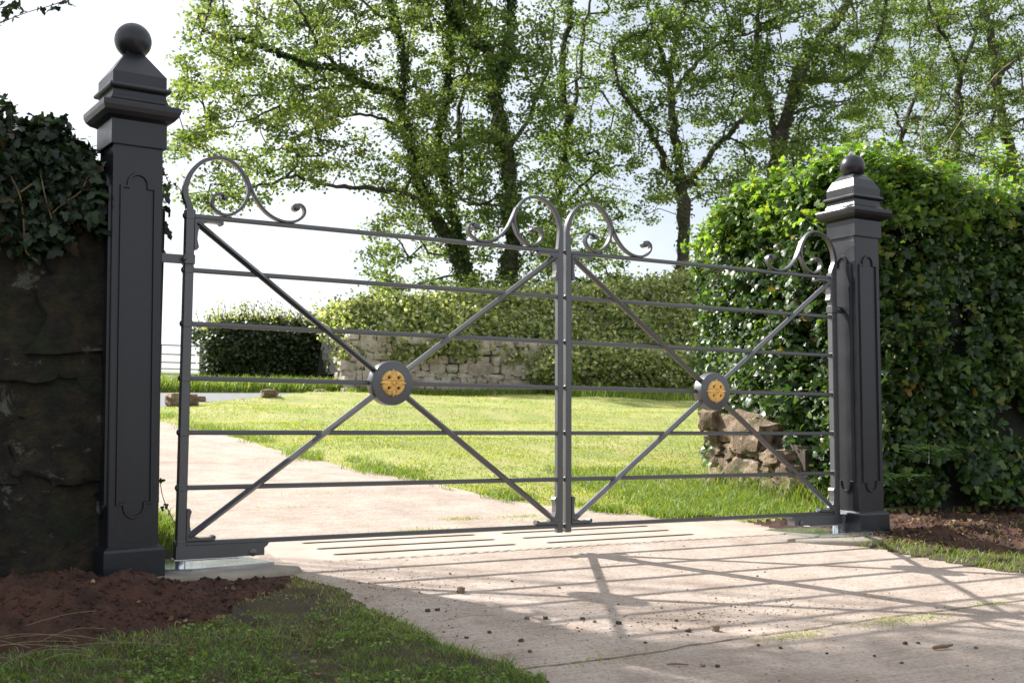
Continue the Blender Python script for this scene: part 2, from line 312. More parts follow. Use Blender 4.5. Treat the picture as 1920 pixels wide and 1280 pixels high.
def height(X,Y,c):
    z=terrain(X,Y)-.012*np.clip((Y+.12)/.05,0,1)*np.clip((.45-Y)/.1,0,1)*np.where((X<-1.5)&(X>-2.2),np.clip((-1.42-X)/.08,0,1),0)
    z=z+np.where(c==TURFC,.04+.22*fbm(X*.45,Y*.8,0,21,2)+.02*fbm(X*7,Y*7,0,5),0)*np.clip((X-np.interp(Y,E_LAWN[:,0],E_LAWN[:,1])-.03)*1.6,0,1)
    z=z+np.where(c==DTURFC,(.010+.05*fbm(X*4,Y*4,0,6)+.035*fbm(X*16,Y*16,0,8)+.02*fbm(X*45,Y*45,0,10))*np.clip(np.maximum(np.interp(Y,E_DL[:,0],E_DL[:,1])-X,X-np.interp(Y,E_DR[:,0],E_DR[:,1]))/.15,0,1),0)
    dl=np.interp(Y,E_DL[:,0],E_DL[:,1]); dr=np.interp(Y,E_DR[:,0],E_DR[:,1]); ef=np.clip(np.maximum((dl-X),(X-dr))/.16-.3,0,1)*np.where((X<0)&(X>-2.05),np.clip((-.14-Y)/.08,0,1),1)
    mL=.085*np.exp(-((X+2.32)/.30)**2-((Y+.30)/.30)**2)+.02*np.exp(-((X+1.75)/.3)**2-((Y+.50)/.2)**2)+.05*np.exp(-((X+2.9)/.5)**2-((Y+.3)/.4)**2)
    mR=.07*np.exp(-((X-2.35)/.35)**2-((Y+.28)/.18)**2)+.05*np.exp(-((X-3.0)/.6)**2-((Y-.05)/.3)**2)
    b=(.5+fbm(X*6,Y*6,0,31)*1.2)
    z=z+ef*((mL+mR)*np.where(c==SOILC,b+.35,np.where(c==DTURFC,.6,0))+np.where(c==SOILC,.06*fbm(X*14,Y*14,0,33)+.03*fbm(X*45,Y*45,0,35),0))
    z=z+np.where(c==SLAB,.004,0)
    return z
ths=np.concatenate([np.radians(np.linspace(-180,-34,34,endpoint=False)),np.radians(np.linspace(-34,34,900)),np.radians(np.linspace(34,180,34)[1:])])
rs=[.05,.4,.8,1.2,1.5]; r=1.7
while r<34: rs.append(r); r+=max(.011,r*r/1000)
while r<1500: rs.append(r); r*=1.12
rs=np.array(rs)
TH,RR=np.meshgrid(ths+YAW,rs); GX=CAM[0]+RR*np.sin(TH); GY=CAM[1]+RR*np.cos(TH)
cx=(GX[1:,1:]+GX[:-1,:-1])/2; cy=(GY[1:,1:]+GY[:-1,:-1])/2
CC=classify(cx,cy)
VC=classify(GX,GY); GZ=height(GX,GY,VC)
nth=len(ths); idx=np.arange(GX.size).reshape(GX.shape)
Q=np.stack([idx[:-1,:-1],idx[:-1,1:],idx[1:,1:],idx[1:,:-1]],-1)[...,::-1]
GV=np.stack([GX,GY,GZ],-1).reshape(-1,3)
for k,(nm,mt) in {DRIVE:('driveway',CONC),SLAB:('concrete_slab',CONC2),SOILC:('soil',SOIL),TURFC:('lawn',TURF),DTURFC:('verge_ground',DTURF),ROADC:('road',ROAD),FIELDC:('field',FIELD)}.items():
    q=Q[CC==k]; u,inv=np.unique(q.ravel(),return_inverse=True)
    o=big(nm,GV[u],inv.reshape(-1,4),mt,smooth=True); tag(o,kind='structure')
def gz(x,y):
    x=np.atleast_1d(np.asarray(x,float)); y=np.atleast_1d(np.asarray(y,float)); return height(x,y,classify(x,y))
# slots and joints cut across the drive
def strip(x0,x1,ya,yb,wd,jit=0,dz=.007):
    n=int(abs(x1-x0)/.02)+2; X=np.linspace(x0,x1,n); Yc=np.linspace(ya,yb,n)+jit*fbm(X*4,X*0,0,77)
    wv=wd*(1+ (1.2*fbm(X*30,X*0,0,78) if jit else 0*X)); wv[0]*=.3; wv[-1]*=.3
    z=terrain(X,Yc)+dz
    V=np.concatenate([np.stack([X,Yc-wv/2,z],1),np.stack([X,Yc+wv/2,z],1)]); i=np.arange(n-1)
    return V,np.stack([i,i+1,i+1+n,i+n],1)
def strips(name,L,mt,label):
    Vs=[];Fs=[];o=0
    for a in L:
        V,Fq=strip(*a); Vs.append(V); Fs.append(Fq+o); o+=len(V)
    ob=big(name,np.concatenate(Vs),np.concatenate(Fs),mt); tag(ob,label,kind='structure')
strips('slab_grooves',[(-1.21,-.25,.505,.505,.024),(-1.19,-.21,.35,.355,.024),(-1.16,-.17,.20,.205,.026),(-.09,.89,.505,.51,.024),(-.05,.93,.35,.36,.024),(.01,.99,.20,.21,.026)],GROOVE,None)
strips('drive_joints',[(-1.15,1.62,.068,.085,.007,.012,.0055),(-1.2,2.1,-1.66,-1.50,.007,.05,.003)],GROOVE,None)
# ------------------------------------------------------------------ leaves helpers
def frames(nrm,rnd=.6,hang=None):
    """orthonormal frames: columns (a,b,n); b = tip direction"""
    n=nrm+rnd*rng.normal(size=nrm.shape); n/=np.linalg.norm(n,axis=1)[:,None]+1e-9
    t=rng.normal(size=n.shape) if hang is None else hang+.7*rng.normal(size=n.shape)
    b=t-(t*n).sum(1)[:,None]*n; b/=np.linalg.norm(b,axis=1)[:,None]+1e-9
    return np.cross(b,n),b,n
T_IVY=np.array([(0,-.05,0),(0,.35,.05),(-.30,-.18,-.05),(-.52,.10,-.08),(-.26,.33,.02),(-.30,.62,-.04),(0,1,-.10),(.30,.62,-.04),(.26,.33,.02),(.52,.10,-.08),(.30,-.18,-.05)])
F_IVY=np.array([(1,0,10),(1,10,9),(1,9,8),(1,8,7),(1,7,6),(1,6,5),(1,5,4),(1,4,3),(1,3,2),(1,2,0)])
T_OVAL=np.array([(0,0,0),(-.36,.45,.05),(0,1,-.06),(.36,.45,.05)]); F_OVAL=np.array([(0,3,2,1)])
T_MAPLE=np.array([(0,0,0),(-.5,.15,.06),(-.42,.62,0),(0,1,-.08),(.42,.62,0),(.5,.15,.06)]); F_MAPLE=np.array([(0,5,4,3),(0,3,2,1)])
def leaves(P,nrm,size,T,Fc,rnd=.6,hang=None):
    a,b,n=frames(nrm,rnd,hang); s=np.asarray(size).reshape(-1,1,1)
    V=P[:,None,:]+s*(T[None,:,0:1]*a[:,None]+T[None,:,1:2]*b[:,None]+T[None,:,2:3]*n[:,None])
    k=len(T); Fq=(Fc[None]+ (np.arange(len(P))*k)[:,None,None]).reshape(-1,Fc.shape[1])
    return V.reshape(-1,3),Fq
def leafobj(name,P,nrm,size,T,Fc,mt,parent=None,rnd=.6,hang=None,var=None):
    V,Fq=leaves(P,nrm,size,T,Fc,rnd,hang)
    var=rng.random(len(P)) if var is None else var
    return big(name,V,Fq,mt,parent,np.repeat(var,len(T)))
# ------------------------------------------------------------------ grass
def sample_view(n,r0,r1,a0,a1,p=1.):
    az=np.radians(rng.uniform(a0,a1,n))+YAW; u=rng.random(n); rr=(r0**(1-p)+(r1**(1-p)-r0**(1-p))*u)**(1/(1-p)) if p!=1 else r0*(r1/r0)**u
    return CAM[0]+rr*np.sin(az),CAM[1]+rr*np.cos(az),rr
def blades(name,X,Y,h,wd,mt,lean=.5,var=None,z=None,curl=.5):
    n=len(X); z=gz(X,Y)-.004 if z is None else z
    d=rng.uniform(0,2*math.pi,n); dx,dy=np.cos(d),np.sin(d); fd=rng.uniform(0,2*math.pi,n); sx,sy=np.cos(fd)*wd/2,np.sin(fd)*wd/2
    ln=np.abs(rng.normal(lean,.25,n))*h; V=np.zeros((n,5,3)); base=np.stack([X,Y,z],1)
    m=base+np.stack([dx*ln*.35,dy*ln*.35,h*.6],1); t=base+np.stack([dx*ln,dy*ln,h*(1-.25*np.minimum(ln/h,1.6)*curl*1.2)],1)
    s=np.stack([sx,sy,0*sx],1)
    V[:,0]=base-s;V[:,1]=base+s;V[:,2]=m+s*.75;V[:,3]=m-s*.75;V[:,4]=t
    Vv=V.reshape(-1,3); b=np.arange(n)*5
    Q1=np.stack([b,b+1,b+2,b+3],1); Q2=np.stack([b+3,b+2,b+4,b+4],1)
    me=bpy.data.meshes.new(name); me.vertices.add(len(Vv)); me.vertices.foreach_set('co',Vv.astype(np.float32).ravel())
    lp=np.concatenate([Q1,np.stack([b+3,b+2,b+4],1)],1).ravel().astype(np.int32)
    me.loops.add(len(lp)); me.loops.foreach_set('vertex_index',lp); me.polygons.add(2*n)
    ls=np.stack([np.arange(n)*7,np.arange(n)*7+4],1).ravel().astype(np.int32); me.polygons.foreach_set('loop_start',ls); me.update(calc_edges=True)
    a=me.attributes.new('var','FLOAT','POINT'); a.data.foreach_set('value',np.repeat(rng.random(n) if var is None else var,5).astype(np.float32))
    return link(name,me,mt)
X,Y,R=sample_view(190000,1.9,4.9,-31,8,1.6); c=classify(X,Y); keep=(c==DTURFC)&(Y<.2)
dens=fbm(X*2.5,Y*2.5,0,51)+.6*fbm(X*11,Y*11,0,52); keep&=(dens+.22+np.where(X>-1.85,.12,np.clip((-.9-Y),-.3,.25)))>rng.random(len(X))*.62
X,Y,R=X[keep],Y[keep],R[keep]; n=len(X); patch=fbm(X*1.7,Y*1.7,0,60)
o=blades('grass',X,Y,rng.uniform(.008,.030,n)*(1+1.6*fbm(X*6,Y*6,0,64)+.5*patch+.7*np.exp(-((X-np.interp(Y,E_DL[:,0],E_DL[:,1])+.05)/.07)**2)),rng.uniform(.0018,.0036,n),G_NEAR,1.0,np.clip(rng.random(n)*.62+1.9*np.maximum(fbm(X*3.4,Y*3.4,0,63)-.03,0)*rng.random(n)**.5+1.5*np.clip(Y+1.2,0,.5)*rng.random(n)+.4*(rng.random(n)<.08),0,1))
tag(o,'dark green mown grass with dry clippings in the shade at the lower left','grass',kind='stuff')
# clover-like broad leaves low in the grass
X,Y,R=sample_view(30000,1.9,4.2,-30,4,1.4); c=classify(X,Y); k=(c==DTURFC)&(fbm(X*4,Y*4,0,55)>.04); X,Y=X[k],Y[k]
P=np.stack([X,Y,gz(X,Y)+rng.uniform(.005,.02,len(X))],1)
tag(leafobj('clover',P,np.tile([0,0,1.],(len(P),1)),rng.uniform(.008,.020,len(P)),T_OVAL,F_OVAL,G_NEAR,rnd=.5,var=rng.random(len(P))*.8),'low round-leaved weeds growing through the shaded grass','weeds',kind='stuff')
# lawn
X,Y,R=sample_view(230000,5.2,22,-21,14,2.0); c=classify(X,Y); k=(c==TURFC)&(Y<15.7)&(rng.random(len(X))<np.clip(1.2+3*fbm(X*1.2,Y*1.2,0,70),.35,1)); X,Y,R=X[k],Y[k],R[k]
n=len(X); pt=fbm(X*.8,Y*.8,0,61); dry=np.clip(.40+4.5*(fbm(X*.55+3,Y*1.3,0,62)),0,1)
o=blades('lawn_grass',X,Y,rng.uniform(.006,.020,n)*(1+R*.02)*(1+1.4*fbm(X*2,Y*2,0,65)),rng.uniform(.004,.007,n)*(1+R*.05),G_LAWN,.55,np.clip(rng.random(n)*.60+.55*dry*rng.random(n),0,1))
tag(o,'sunlit yellow-green mown lawn rising to the ivy-topped wall','grass',kind='stuff')
# tufts along the lawn edge and long grass round the rough stones
t=rng.random(15000); yy=.6+t**1.6*8; xx=np.interp(yy,E_LAWN[:,0],E_LAWN[:,1])+rng.normal(0,.07,len(yy))*(1+.1*yy)+.05
cl=fbm(xx*3,yy*3,0,81)>.02; xx,yy=xx[cl],yy[cl]
X=np.concatenate([xx,rng.normal(2.15,.34,8000),rng.uniform(1.35,2.62,7000)]); Y=np.concatenate([yy,rng.normal(1.25,.35,8000),rng.uniform(.55,2.6,7000)])
k=(Y>.42)&(X<2.75)&(X>np.interp(Y,E_LAWN[:,0],E_LAWN[:,1])-.22)&~((Y<.62)&(X<1.55)); X,Y=X[k],Y[k]; n=len(X)
hh=rng.uniform(.03,.075,n)*(1+1.0*np.exp(-((X-2.15)/.5)**2-((Y-1.2)/.55)**2)*rng.random(n)+3.2*np.exp(-((X-2.50)/.16)**2)*(rng.random(n)>.75)*(Y<2.0))
tag(blades('long_grass',X,Y,hh,rng.uniform(.003,.0065,n),G_TALL,.75),'long bright grass growing round the rough stones behind the gate','grass',kind='stuff')
# grass on the right-hand verge beside the drive
X=rng.uniform(1.7,4.6,16000); Y=rng.uniform(-2.0,.1,16000); c=classify(X,Y); k=(c==DTURFC)|((c==SOILC)&(rng.random(len(X))<.05)); X,Y=X[k],Y[k]; n=len(X)
tag(blades('verge_grass',X,Y,rng.uniform(.02,.06,n),rng.uniform(.003,.005,n),G_TALL,1.1,np.clip(rng.random(n)*.9+.15,0,1)),'sunlit grass clippings on the verge at the right edge','grass',kind='stuff')
# grass behind the left pillar, along the wall foot and road verge
xr=np.where(rng.random(9000)<.35,rng.uniform(4.6,9.5,9000),rng.uniform(9,15,9000)); X=np.concatenate([rng.normal(-1.85,.05,2600),rng.uniform(-3.5,8,9000),xr]); Y=np.concatenate([rng.normal(.95,.2,2600),np.zeros(9000),15.5-np.abs(rng.normal(0,.35,9000))*np.where(xr>9,2.4,.5)])
m=slice(2600,11600); Y[m]=13.95+.42*X[m]+np.abs(rng.normal(0,.5,9000))
n=len(X); hh=np.concatenate([rng.uniform(.04,.13,2600),rng.uniform(.1,.38,9000),rng.uniform(.04,.20,9000)*np.where(xr>9,1.7,.8)])
ww=np.concatenate([np.full(2600,.005),np.full(9000,.02),np.full(9000,.016)])
k=gz(X,Y)*0==0
tag(blades('rough_grass',X,Y,hh,ww,G_TALL,.6),'uncut grass along the road verge and the foot of the far wall','grass',kind='stuff')
# sparse weeds on the drive
X=[];Y=[]
for (a,b,s,m) in [(-.1,1.0,.05,200),(.3,1.0,.05,160),(-.45,.72,.07,160),(-.2,.65,.05,90),(.45,.9,.08,160),(.55,-1.63,.10,330),(-.05,-1.66,.07,200),(-.9,1.6,.1,60),(-.6,2.1,.1,60),(-.9,-1.66,.10,100),(1.2,-1.55,.05,80),(-.2,3.9,.15,150)]:
    X.append(rng.normal(a,s*1.6,m));Y.append(rng.normal(b,s*.35,m))
X=np.concatenate(X);Y=np.concatenate(Y); n=len(X)
tag(blades('joint_weeds',X,Y,rng.uniform(.01,.028,n),rng.uniform(.002,.004,n),G_LAWN,1.3),'thin weeds sprouting from joints in the pale drive','weeds',kind='stuff')
# grit and litter
def lumps(name,P,size,mt,label,cat,kind='stuff',flat=.6):
    ph=(1+5**.5)/2; I=np.array([(-1,ph,0),(1,ph,0),(-1,-ph,0),(1,-ph,0),(0,-1,ph),(0,1,ph),(0,-1,-ph),(0,1,-ph),(ph,0,-1),(ph,0,1),(-ph,0,-1),(-ph,0,1)],float); I/=np.linalg.norm(I[0])
    FI=np.array([(0,11,5),(0,5,1),(0,1,7),(0,7,10),(0,10,11),(1,5,9),(5,11,4),(11,10,2),(10,7,6),(7,1,8),(3,9,4),(3,4,2),(3,2,6),(3,6,8),(3,8,9),(4,9,5),(2,4,11),(6,2,10),(8,6,7),(9,8,1)])
    a,b,c=frames(np.tile([0,0,1.],(len(P),1)),.4); s=np.asarray(size).reshape(-1,1,1); J=I[None]*(1+.35*rng.normal(size=(len(P),12,1)).clip(-1,1))
    V=P[:,None]+s*(J[...,0:1]*a[:,None]+J[...,1:2]*b[:,None]*.8+J[...,2:3]*c[:,None]*flat)
    Fq=(FI[None]+(np.arange(len(P))*12)[:,None,None]).reshape(-1,3)
    o=big(name,V.reshape(-1,3),Fq,mt)
    if label: tag(o,label,cat,kind=kind)
    return o
X=np.concatenate([rng.uniform(-1.3,2.2,500),rng.normal(0.0,.45,700),rng.normal(-1.2,.2,500)]); Y=np.concatenate([rng.uniform(-3,.0,500),rng.normal(-1.3,.16,700),rng.normal(-.5,.3,500)])
k=classify(X,Y)==DRIVE; X,Y=X[k],Y[k]; P=np.stack([X,Y,terrain(X,Y)+.001],1)
lumps('grit',P,np.abs(rng.normal(.0006,.0018,len(P)))+.0009,STONE,'fine grit and crumbs of earth scattered over the drive','grit')
X=rng.uniform(-1.35,2.3,7000);Y=rng.uniform(-3,.0,7000);k=(classify(X,Y)==DRIVE)&(fbm(X*2,Y*3,0,71)+.04>rng.random(7000)*.5-.1); X,Y=X[k],Y[k]; P=np.stack([X,Y,terrain(X,Y)+.0006],1)
lumps('fine_gravel',P,np.abs(rng.normal(.0003,.0008,len(P)))+.0006,STONE,'tiny gravel specks bedded in the surface of the drive','gravel')
X=rng.normal(-2.0,.5,2600);Y=rng.normal(-.45,.33,2600); X=np.concatenate([X,rng.normal(2.5,.42,1600)]);Y=np.concatenate([Y,rng.normal(-.22,.17,1600)])
k=classify(X,Y)==SOILC; X,Y=X[k],Y[k]; P=np.stack([X,Y,gz(X,Y)],1)
lumps('soil_crumbs',P,np.abs(rng.normal(.002,.006,len(P)))+.0015,SOIL,'loose clods of red earth on the disturbed ground by the pillars','soil')
X=np.concatenate([rng.uniform(-3,-.9,200),rng.uniform(1.9,4.5,500),rng.uniform(-1,5,60)]);Y=np.concatenate([rng.uniform(-2.2,0,200),rng.uniform(-.5,.25,500),rng.uniform(1,8,60)])
k=classify(X,Y)!=DRIVE; X,Y=X[k],Y[k]; P=np.stack([X,Y,gz(X,Y)+.012],1)
tag(leafobj('fallen_leaves',P,np.tile([0,0,1.],(len(P),1)),rng.uniform(.008,.024,len(P)),T_MAPLE,F_MAPLE,LITTER,rnd=.5),'brown fallen leaves lying on the earth and grass','fallen leaves',kind='stuff')
# dry stalks lying on the soil, left
mb=MB()
for i in range(16):
    x=rng.uniform(-2.9,-2.45) if i<13 else rng.uniform(-2.3,-1.2); y=rng.uniform(-1.25,-.75); a=rng.uniform(-.5,.5); L=rng.uniform(.1,.4); t=np.linspace(0,1,10)
    px_=x+t*L*math.cos(a); py_=y+t*L*math.sin(a)+.03*np.sin(t*3); pz=terrain(px_,py_)+.03+.06*np.exp(-((px_+2.32)/.3)**2-((py_+.30)/.3)**2)+.02*np.sin(t*math.pi)*rng.random()
    mb.tube(np.stack([px_,py_,pz],1),.0008,4)
tag(mb.build('dry_stalks',DSTRAW),'pale dry grass stalks strewn on the earth at the left','dry stalks',kind='stuff')
# ------------------------------------------------------------------ gate pillars
def pillar(px_,label,tilt):
    base=.0; root=thing('gate_pillar',(px_,0,base),label,'gate pillar','square iron gate pillars with ball finials')
    m=MB(); m.sq([(.122,-.06),(.122,.150),(.118,.160),(.104,.170)],px_,0); m.build('plinth',PPAINT,root)
    m=MB(); m.box(px_-.101,px_+.101,-.101,.101,.165,1.81,.004); sh=m.build('shaft',PPAINT,root)
    pr=[(.112,1.803),(.1125,1.806),(.1125,1.905),(.120,1.910),(.136,1.918),(.150,1.934),(.157,1.952),(.158,1.968),(.156,1.974),(.128,1.980),(.117,1.992),(.110,2.010),(.108,2.030),(.112,2.034)]
    m=MB(); m.sq(pr,px_,0); m.build('cornice',PPAINT,root)
    m=MB(); m.sq([(.110,2.033),(.121,2.036),(.126,2.043),(.126,2.049),(.121,2.056),(.110,2.059)],px_,0); m.build('bead',PPAINT,root)
    cap=[(.110,2.058),(.110,2.106)]+([(.107,2.110),(.036,2.214),(.034,2.222)] if tilt else [(.107,2.112),(.085,2.160),(.060,2.190),(.036,2.204),(.033,2.212)])
    m=MB(); m.sq(cap,px_,0); m.build('cap',PPAINT,root)
    zc=2.276 if tilt else 2.254; rr=.0755
    m=MB(); m.lathe([(max(1e-4,rr*math.cos(a)),rr*math.sin(a)) for a in np.linspace(-math.pi/2,math.pi/2,25)],(px_,0,zc),'z',40); m.build('ball_finial',PPAINT,root,True)
    # panel mouldings, one per side
    def outline(wd,ar,zs0,zs1,e):
        p=[(wd,zs0-e),(wd,zs1+e),(ar,zs1+e)]
        p+=[(ar*math.cos(a),zs1+.004+ar*1.12*math.sin(a)) for a in np.linspace(.08,math.pi-.08,14)]+[(-ar,zs1+e),(-wd,zs1+e),(-wd,zs0-e),(-ar,zs0-e)]
        p+=[(-ar*math.cos(a),zs0-.004-ar*1.12*math.sin(a)) for a in np.linspace(.08,math.pi-.08,14)]+[(ar,zs0-e)]
        return p
    A=outline(.075,.048,.335,1.637,0); B=outline(.061,.034,.335,1.637,-.013)
    Ci=outline(.0725,.0455,.335,1.637,-.0025); Bi=outline(.0635,.0365,.335,1.637,-.0105)
    n=len(A); 
    for s in range(4):
        a=s*math.pi/2; ca,sa=math.cos(a),math.sin(a); y0=-.1005
        V=[(p[0],y0,p[1]) for p in A]+[(p[0],y0-.010,p[1]) for p in Ci]+[(p[0],y0-.010,p[1]) for p in Bi]+[(p[0],y0,p[1]) for p in B]
        V=[(px_+x*ca-y*sa,x*sa+y*ca,z) for x,y,z in V]; Fs=[]
        for k in range(3):
            for i in range(n): Fs.append((k*n+i,k*n+(i+1)%n,k*n+n+(i+1)%n,k*n+n+i)[::-1])
        m=MB(); m.add(V,Fs); m.build('panel_moulding',PPAINT,root)
        m=MB()
    if tilt:
        root.rotation_euler=(0,-tilt,.11)
    return root
PL=pillar(-2.122,'left square gate pillar with ball finial, standing in red earth beside the dark wall',.018)
PR=pillar(2.075,'right square gate pillar with ball finial, standing in front of the bright ivy',0)
# ------------------------------------------------------------------ gate leaves
RZ=[1.5573,1.3222,1.0901,.8566,.6257,.3921,.1575]; L=1.868
def s2w(x,y):
    p=on_y(280+x/4.923,260+y/4.923,0); return (p[0],p[2])
CROOK=[s2w(*p) for p in [(345,690),(338,600),(336,500),(352,400),(400,300),(490,212),(600,174),(700,178),(790,222),(860,295),(908,385),(925,455),(917,530),(880,610),(820,668),(745,700),(675,692),(615,650),(585,595),(592,540),(635,508),(690,512)]]
TAIL=[s2w(*p) for p in [(905,335),(930,405),(962,490),(1010,580),(1085,672),(1170,732),(1255,762),(1340,764),(1405,735),(1440,690),(1438,640),(1405,608),(1372,606)]]
BALL=s2w(1362,632); ROLL=s2w(705,540)
lean0=CROOK[0][0]
def gate(sgn,label):
    root=thing('gate_leaf',(sgn*L,0,.07),label,'gate','pair of wrought iron entrance gates')
    # left leaf is built in place; right leaf mirrors it through x = 0
    mx=lambda x:(x if sgn<0 else -x)
    def fin(m,name,smooth=False,mt=PAINT,par=None):
        if sgn>0:
            m.v=[(-x,y,z) for x,y,z in m.v]; m.f=[f[::-1] for f in m.f]
        return m.build(name,mt,root if par is None else par,smooth)
    hx0,hx1=-1.921,-1.882; mx0,mx1=-.042,-.0085
    m=MB(); m.box(hx0,hx1,0.0,.040,.100,1.575,.003)
    for z in RZ: m.box(hx0-.0015,hx1+.0015,-.0018,.0418,z-.017,z+.017,.004)
    m.box(hx0-.002,hx1+.002,-.002,.042,1.55,1.585,.004); fin(m,'hinge_stile')
    m=MB(); m.box(mx0,mx1,0.002,.034,.125,1.575,.003); fin(m,'meeting_stile')
    for z in RZ:
        m=MB(); a,b=.0105,.010
        V=[];prof=[(-a,-b*.55),(-a*.6,-b),(a*.6,-b),(a,-b*.55),(a,b*.55),(a*.6,b),(-a*.6,b),(-a,b*.55)]
        for x in (hx1-.004,mx0+.004): V+=[(x,.018+q,z+p) for p,q in prof]
        m.add(V,[tuple(range(8)),tuple(range(15,7,-1))]+[(i,i+8,(i+1)%8+8,(i+1)%8) for i in range(8)]); fin(m,'rail')
        m=MB()
        m.lathe([(.0145,0),(.0135,-.005),(.009,-.0095),(.001,-.012)],(hx0+.001,.020,z),'x',10); fin(m,'rivet',True)
        m=MB(); m.lathe([(.0135,0),(.0125,.004),(.008,.007),(.001,.008)],(mx1-.0005,.016,z),'x',10); fin(m,'rivet',True)
    cx_=(hx1+mx0)/2; cz_=RZ[3]
    for (x0,z0) in ((hx1+.012,RZ[0]-.03),(mx0-.012,RZ[0]-.03),(hx1+.012,RZ[6]+.03),(mx0-.012,RZ[6]+.03)):
        d=np.array([cx_-x0,cz_-z0]); d/=np.linalg.norm(d); e=np.array([cx_,cz_])-d*.1
        nn=np.array([-d[1],d[0]]); A0=np.array([x0,z0]); V=[]
        for q in (A0,e): V+=[(q[0]+nn[0]*a,yy,q[1]+nn[1]*a) for a,yy in ((0.0015,-.012),(.0135,.004),(.0135,.016),(.0,.030),(-.0135,.016),(-.0135,.004),(-.0015,-.012))]
        m=MB(); m.add(V,[tuple(range(7)),tuple(range(13,6,-1))]+[(i,i+7,(i+1)%7+7,(i+1)%7) for i in range(7)]); fin(m,'brace')
    m=MB(); m.lathe([(.098,.034),(.104,.030),(.104,-.026),(.102,-.031),(.098,-.032)],(cx_,0.004,cz_),'y',56)
    disc=fin(m,'medallion',True)
    # rosette
    TT=np.linspace(0,2*math.pi,144,endpoint=False); RRr=np.linspace(0,1,30)
    def outl(t):
        q=np.abs(((t+math.pi/4)%(math.pi/2))-math.pi/4); dg=math.pi/4-q
        tip=.066-.105*np.maximum(0,q-.02)**1.0
        lobe=.0595*np.clip(1-(dg/.95)**8,.86,1)+.0010*np.cos(dg*26)
        return np.maximum(lobe,tip)
    V=[];Fs=[]
    for r_ in RRr:
        for t in TT:
            R_=outl(t)*r_; x,z=R_*math.cos(t),R_*math.sin(t)
            dg=min(math.hypot(x-sx*.024,z-sz*.024) for sx in(-1,1) for sz in(-1,1))
            q=abs(((t+math.pi/4)%(math.pi/2))-math.pi/4)
            h=.010*math.sqrt(max(0,1-r_**8))+.004*math.exp(-(R_/.006)**2)-.004*math.exp(-((R_-.0105)/.002)**2)+.002*math.exp(-((R_-.0135)/.002)**2)
            w=.006+.010*min(1,R_/.05)*(1-min(1,max(0,R_-.04)/.03)); lat=min(abs(x),abs(z))
            h+=.0015*math.exp(-(lat/.003)**2)*min(1,R_/.02)-.0038*math.exp(-((lat-w*.85)/.0020)**2)*min(1,max(0,R_-.012)/.01)
            h+=.004*math.exp(-((dg-.013)/.004)**2)-.012*math.exp(-(dg/.006)**2)
            V.append((cx_+x,-.030-h*1.35,cz_+z))
    nT=len(TT)
    for i in range(len(RRr)-1):
        for j in range(nT): Fs.append((i*nT+j,i*nT+(j+1)%nT,(i+1)*nT+(j+1)%nT,(i+1)*nT+j))
    nV=len(V)
    for j in range(nT): V.append((V[(len(RRr)-1)*nT+j][0],-.027,V[(len(RRr)-1)*nT+j][2]))
    for j in range(nT): Fs.append(((len(RRr)-1)*nT+j,(len(RRr)-1)*nT+(j+1)%nT,nV+(j+1)%nT,nV+j))
    m=MB(); m.add(V,Fs); ros=fin(m,'rosette',True,GOLD,disc)
    for sx in(-1,1):
        for sz in(-1,1): m=MB(); m.lathe([(.0068,0),(.0068,-.0012),(.001,-.0016)],(cx_+sx*.024,-.0355,cz_+sz*.024),'y',12); fin(m,'petal_hollow_shade',False,HOLE_SHADE,disc)  # dark discs stand in for the shade inside the petal holes
    # scrolls, one at each end of the top rail
    for side in(0,1):
        f=(lambda p:p) if side==0 else (lambda p:(2*cx_-p[0]+(.008),p[1]+.0))
        base=(hx0+hx1)/2 if side==0 else (mx0+mx1)/2
        C=[f(p) for p in CROOK]; C[0]=(base,C[0][1]); C=[(base,1.54),(base,1.565)]+C[1:]
        if side==1:
            dxs=max(c[0] for c in C[3:])+.0185; C=C[:3]+[(c[0]-dxs,c[1]) for c in C[3:]]
        C[2]=(C[2][0]*.3+base*.7,C[2][1])
        S=smooth_path(C,6)
        th=np.interp(np.linspace(0,1,len(S)),[0,.06,.14,.3,1],[.034,.032,.024,.0145,.011])
        if side==1: S[:,0]=np.minimum(S[:,0],-.0075-th/2)
        m=MB(); m.band(S,th,.003,.035); sc=fin(m,'scroll',True)
        rl=f(ROLL); rl=(rl[0]-(dxs if side==1 else 0),rl[1]); m=MB(); m.lathe([(.001,-.004),(.009,-.002),(.0135,.004),(.0135,.034),(.009,.040),(.001,.042)],(rl[0],0,rl[1]),'y',14); fin(m,'rolled_end',True,par=sc)
        tp=[f(p) for p in TAIL]; tp=[(p[0]-(dxs if side==1 else 0),p[1]) for p in tp]; S=smooth_path(tp,6); m=MB(); m.band(S,np.interp(np.linspace(0,1,len(S)),[0,.15,1],[.006,.0125,.0105]),.003,.035); s2=fin(m,'scroll',True)
        bl=f(BALL); bl=(bl[0]-(dxs if side==1 else 0),bl[1]); m=MB(); m.lathe([(.001,-.003),(.012,-.001),(.0175,.004),(.0175,.034),(.012,.039),(.001,.041)],(bl[0],0,bl[1]),'y',16); fin(m,'rolled_end',True,par=s2)
    # wavy corner brackets
    def brk(x,z,sx,sz):
        P=[(0,0),(.118,0),(.124,.008),(.122,.019),(.112,.022),(.104,.014),(.085,.012),(.055,.012),(.030,.022),(.020,.036),(.014,.060),(.012,.090),(.016,.110),(.020,.124),(.012,.136),(.002,.136),(0,.12)]
        P=[(x+sx*a,z+sz*b) for a,b in P]
        if sx*sz<0: P=P[::-1]
        m=MB(); m.plate(P,-.002,.037); fin(m,'bracket')
    brk(hx1,RZ[0]-.011,1,-1); brk(mx0,RZ[0]-.011,-1,-1); brk(hx1,RZ[6]+.011,1,1); brk(mx0,RZ[6]+.011,-1,1)
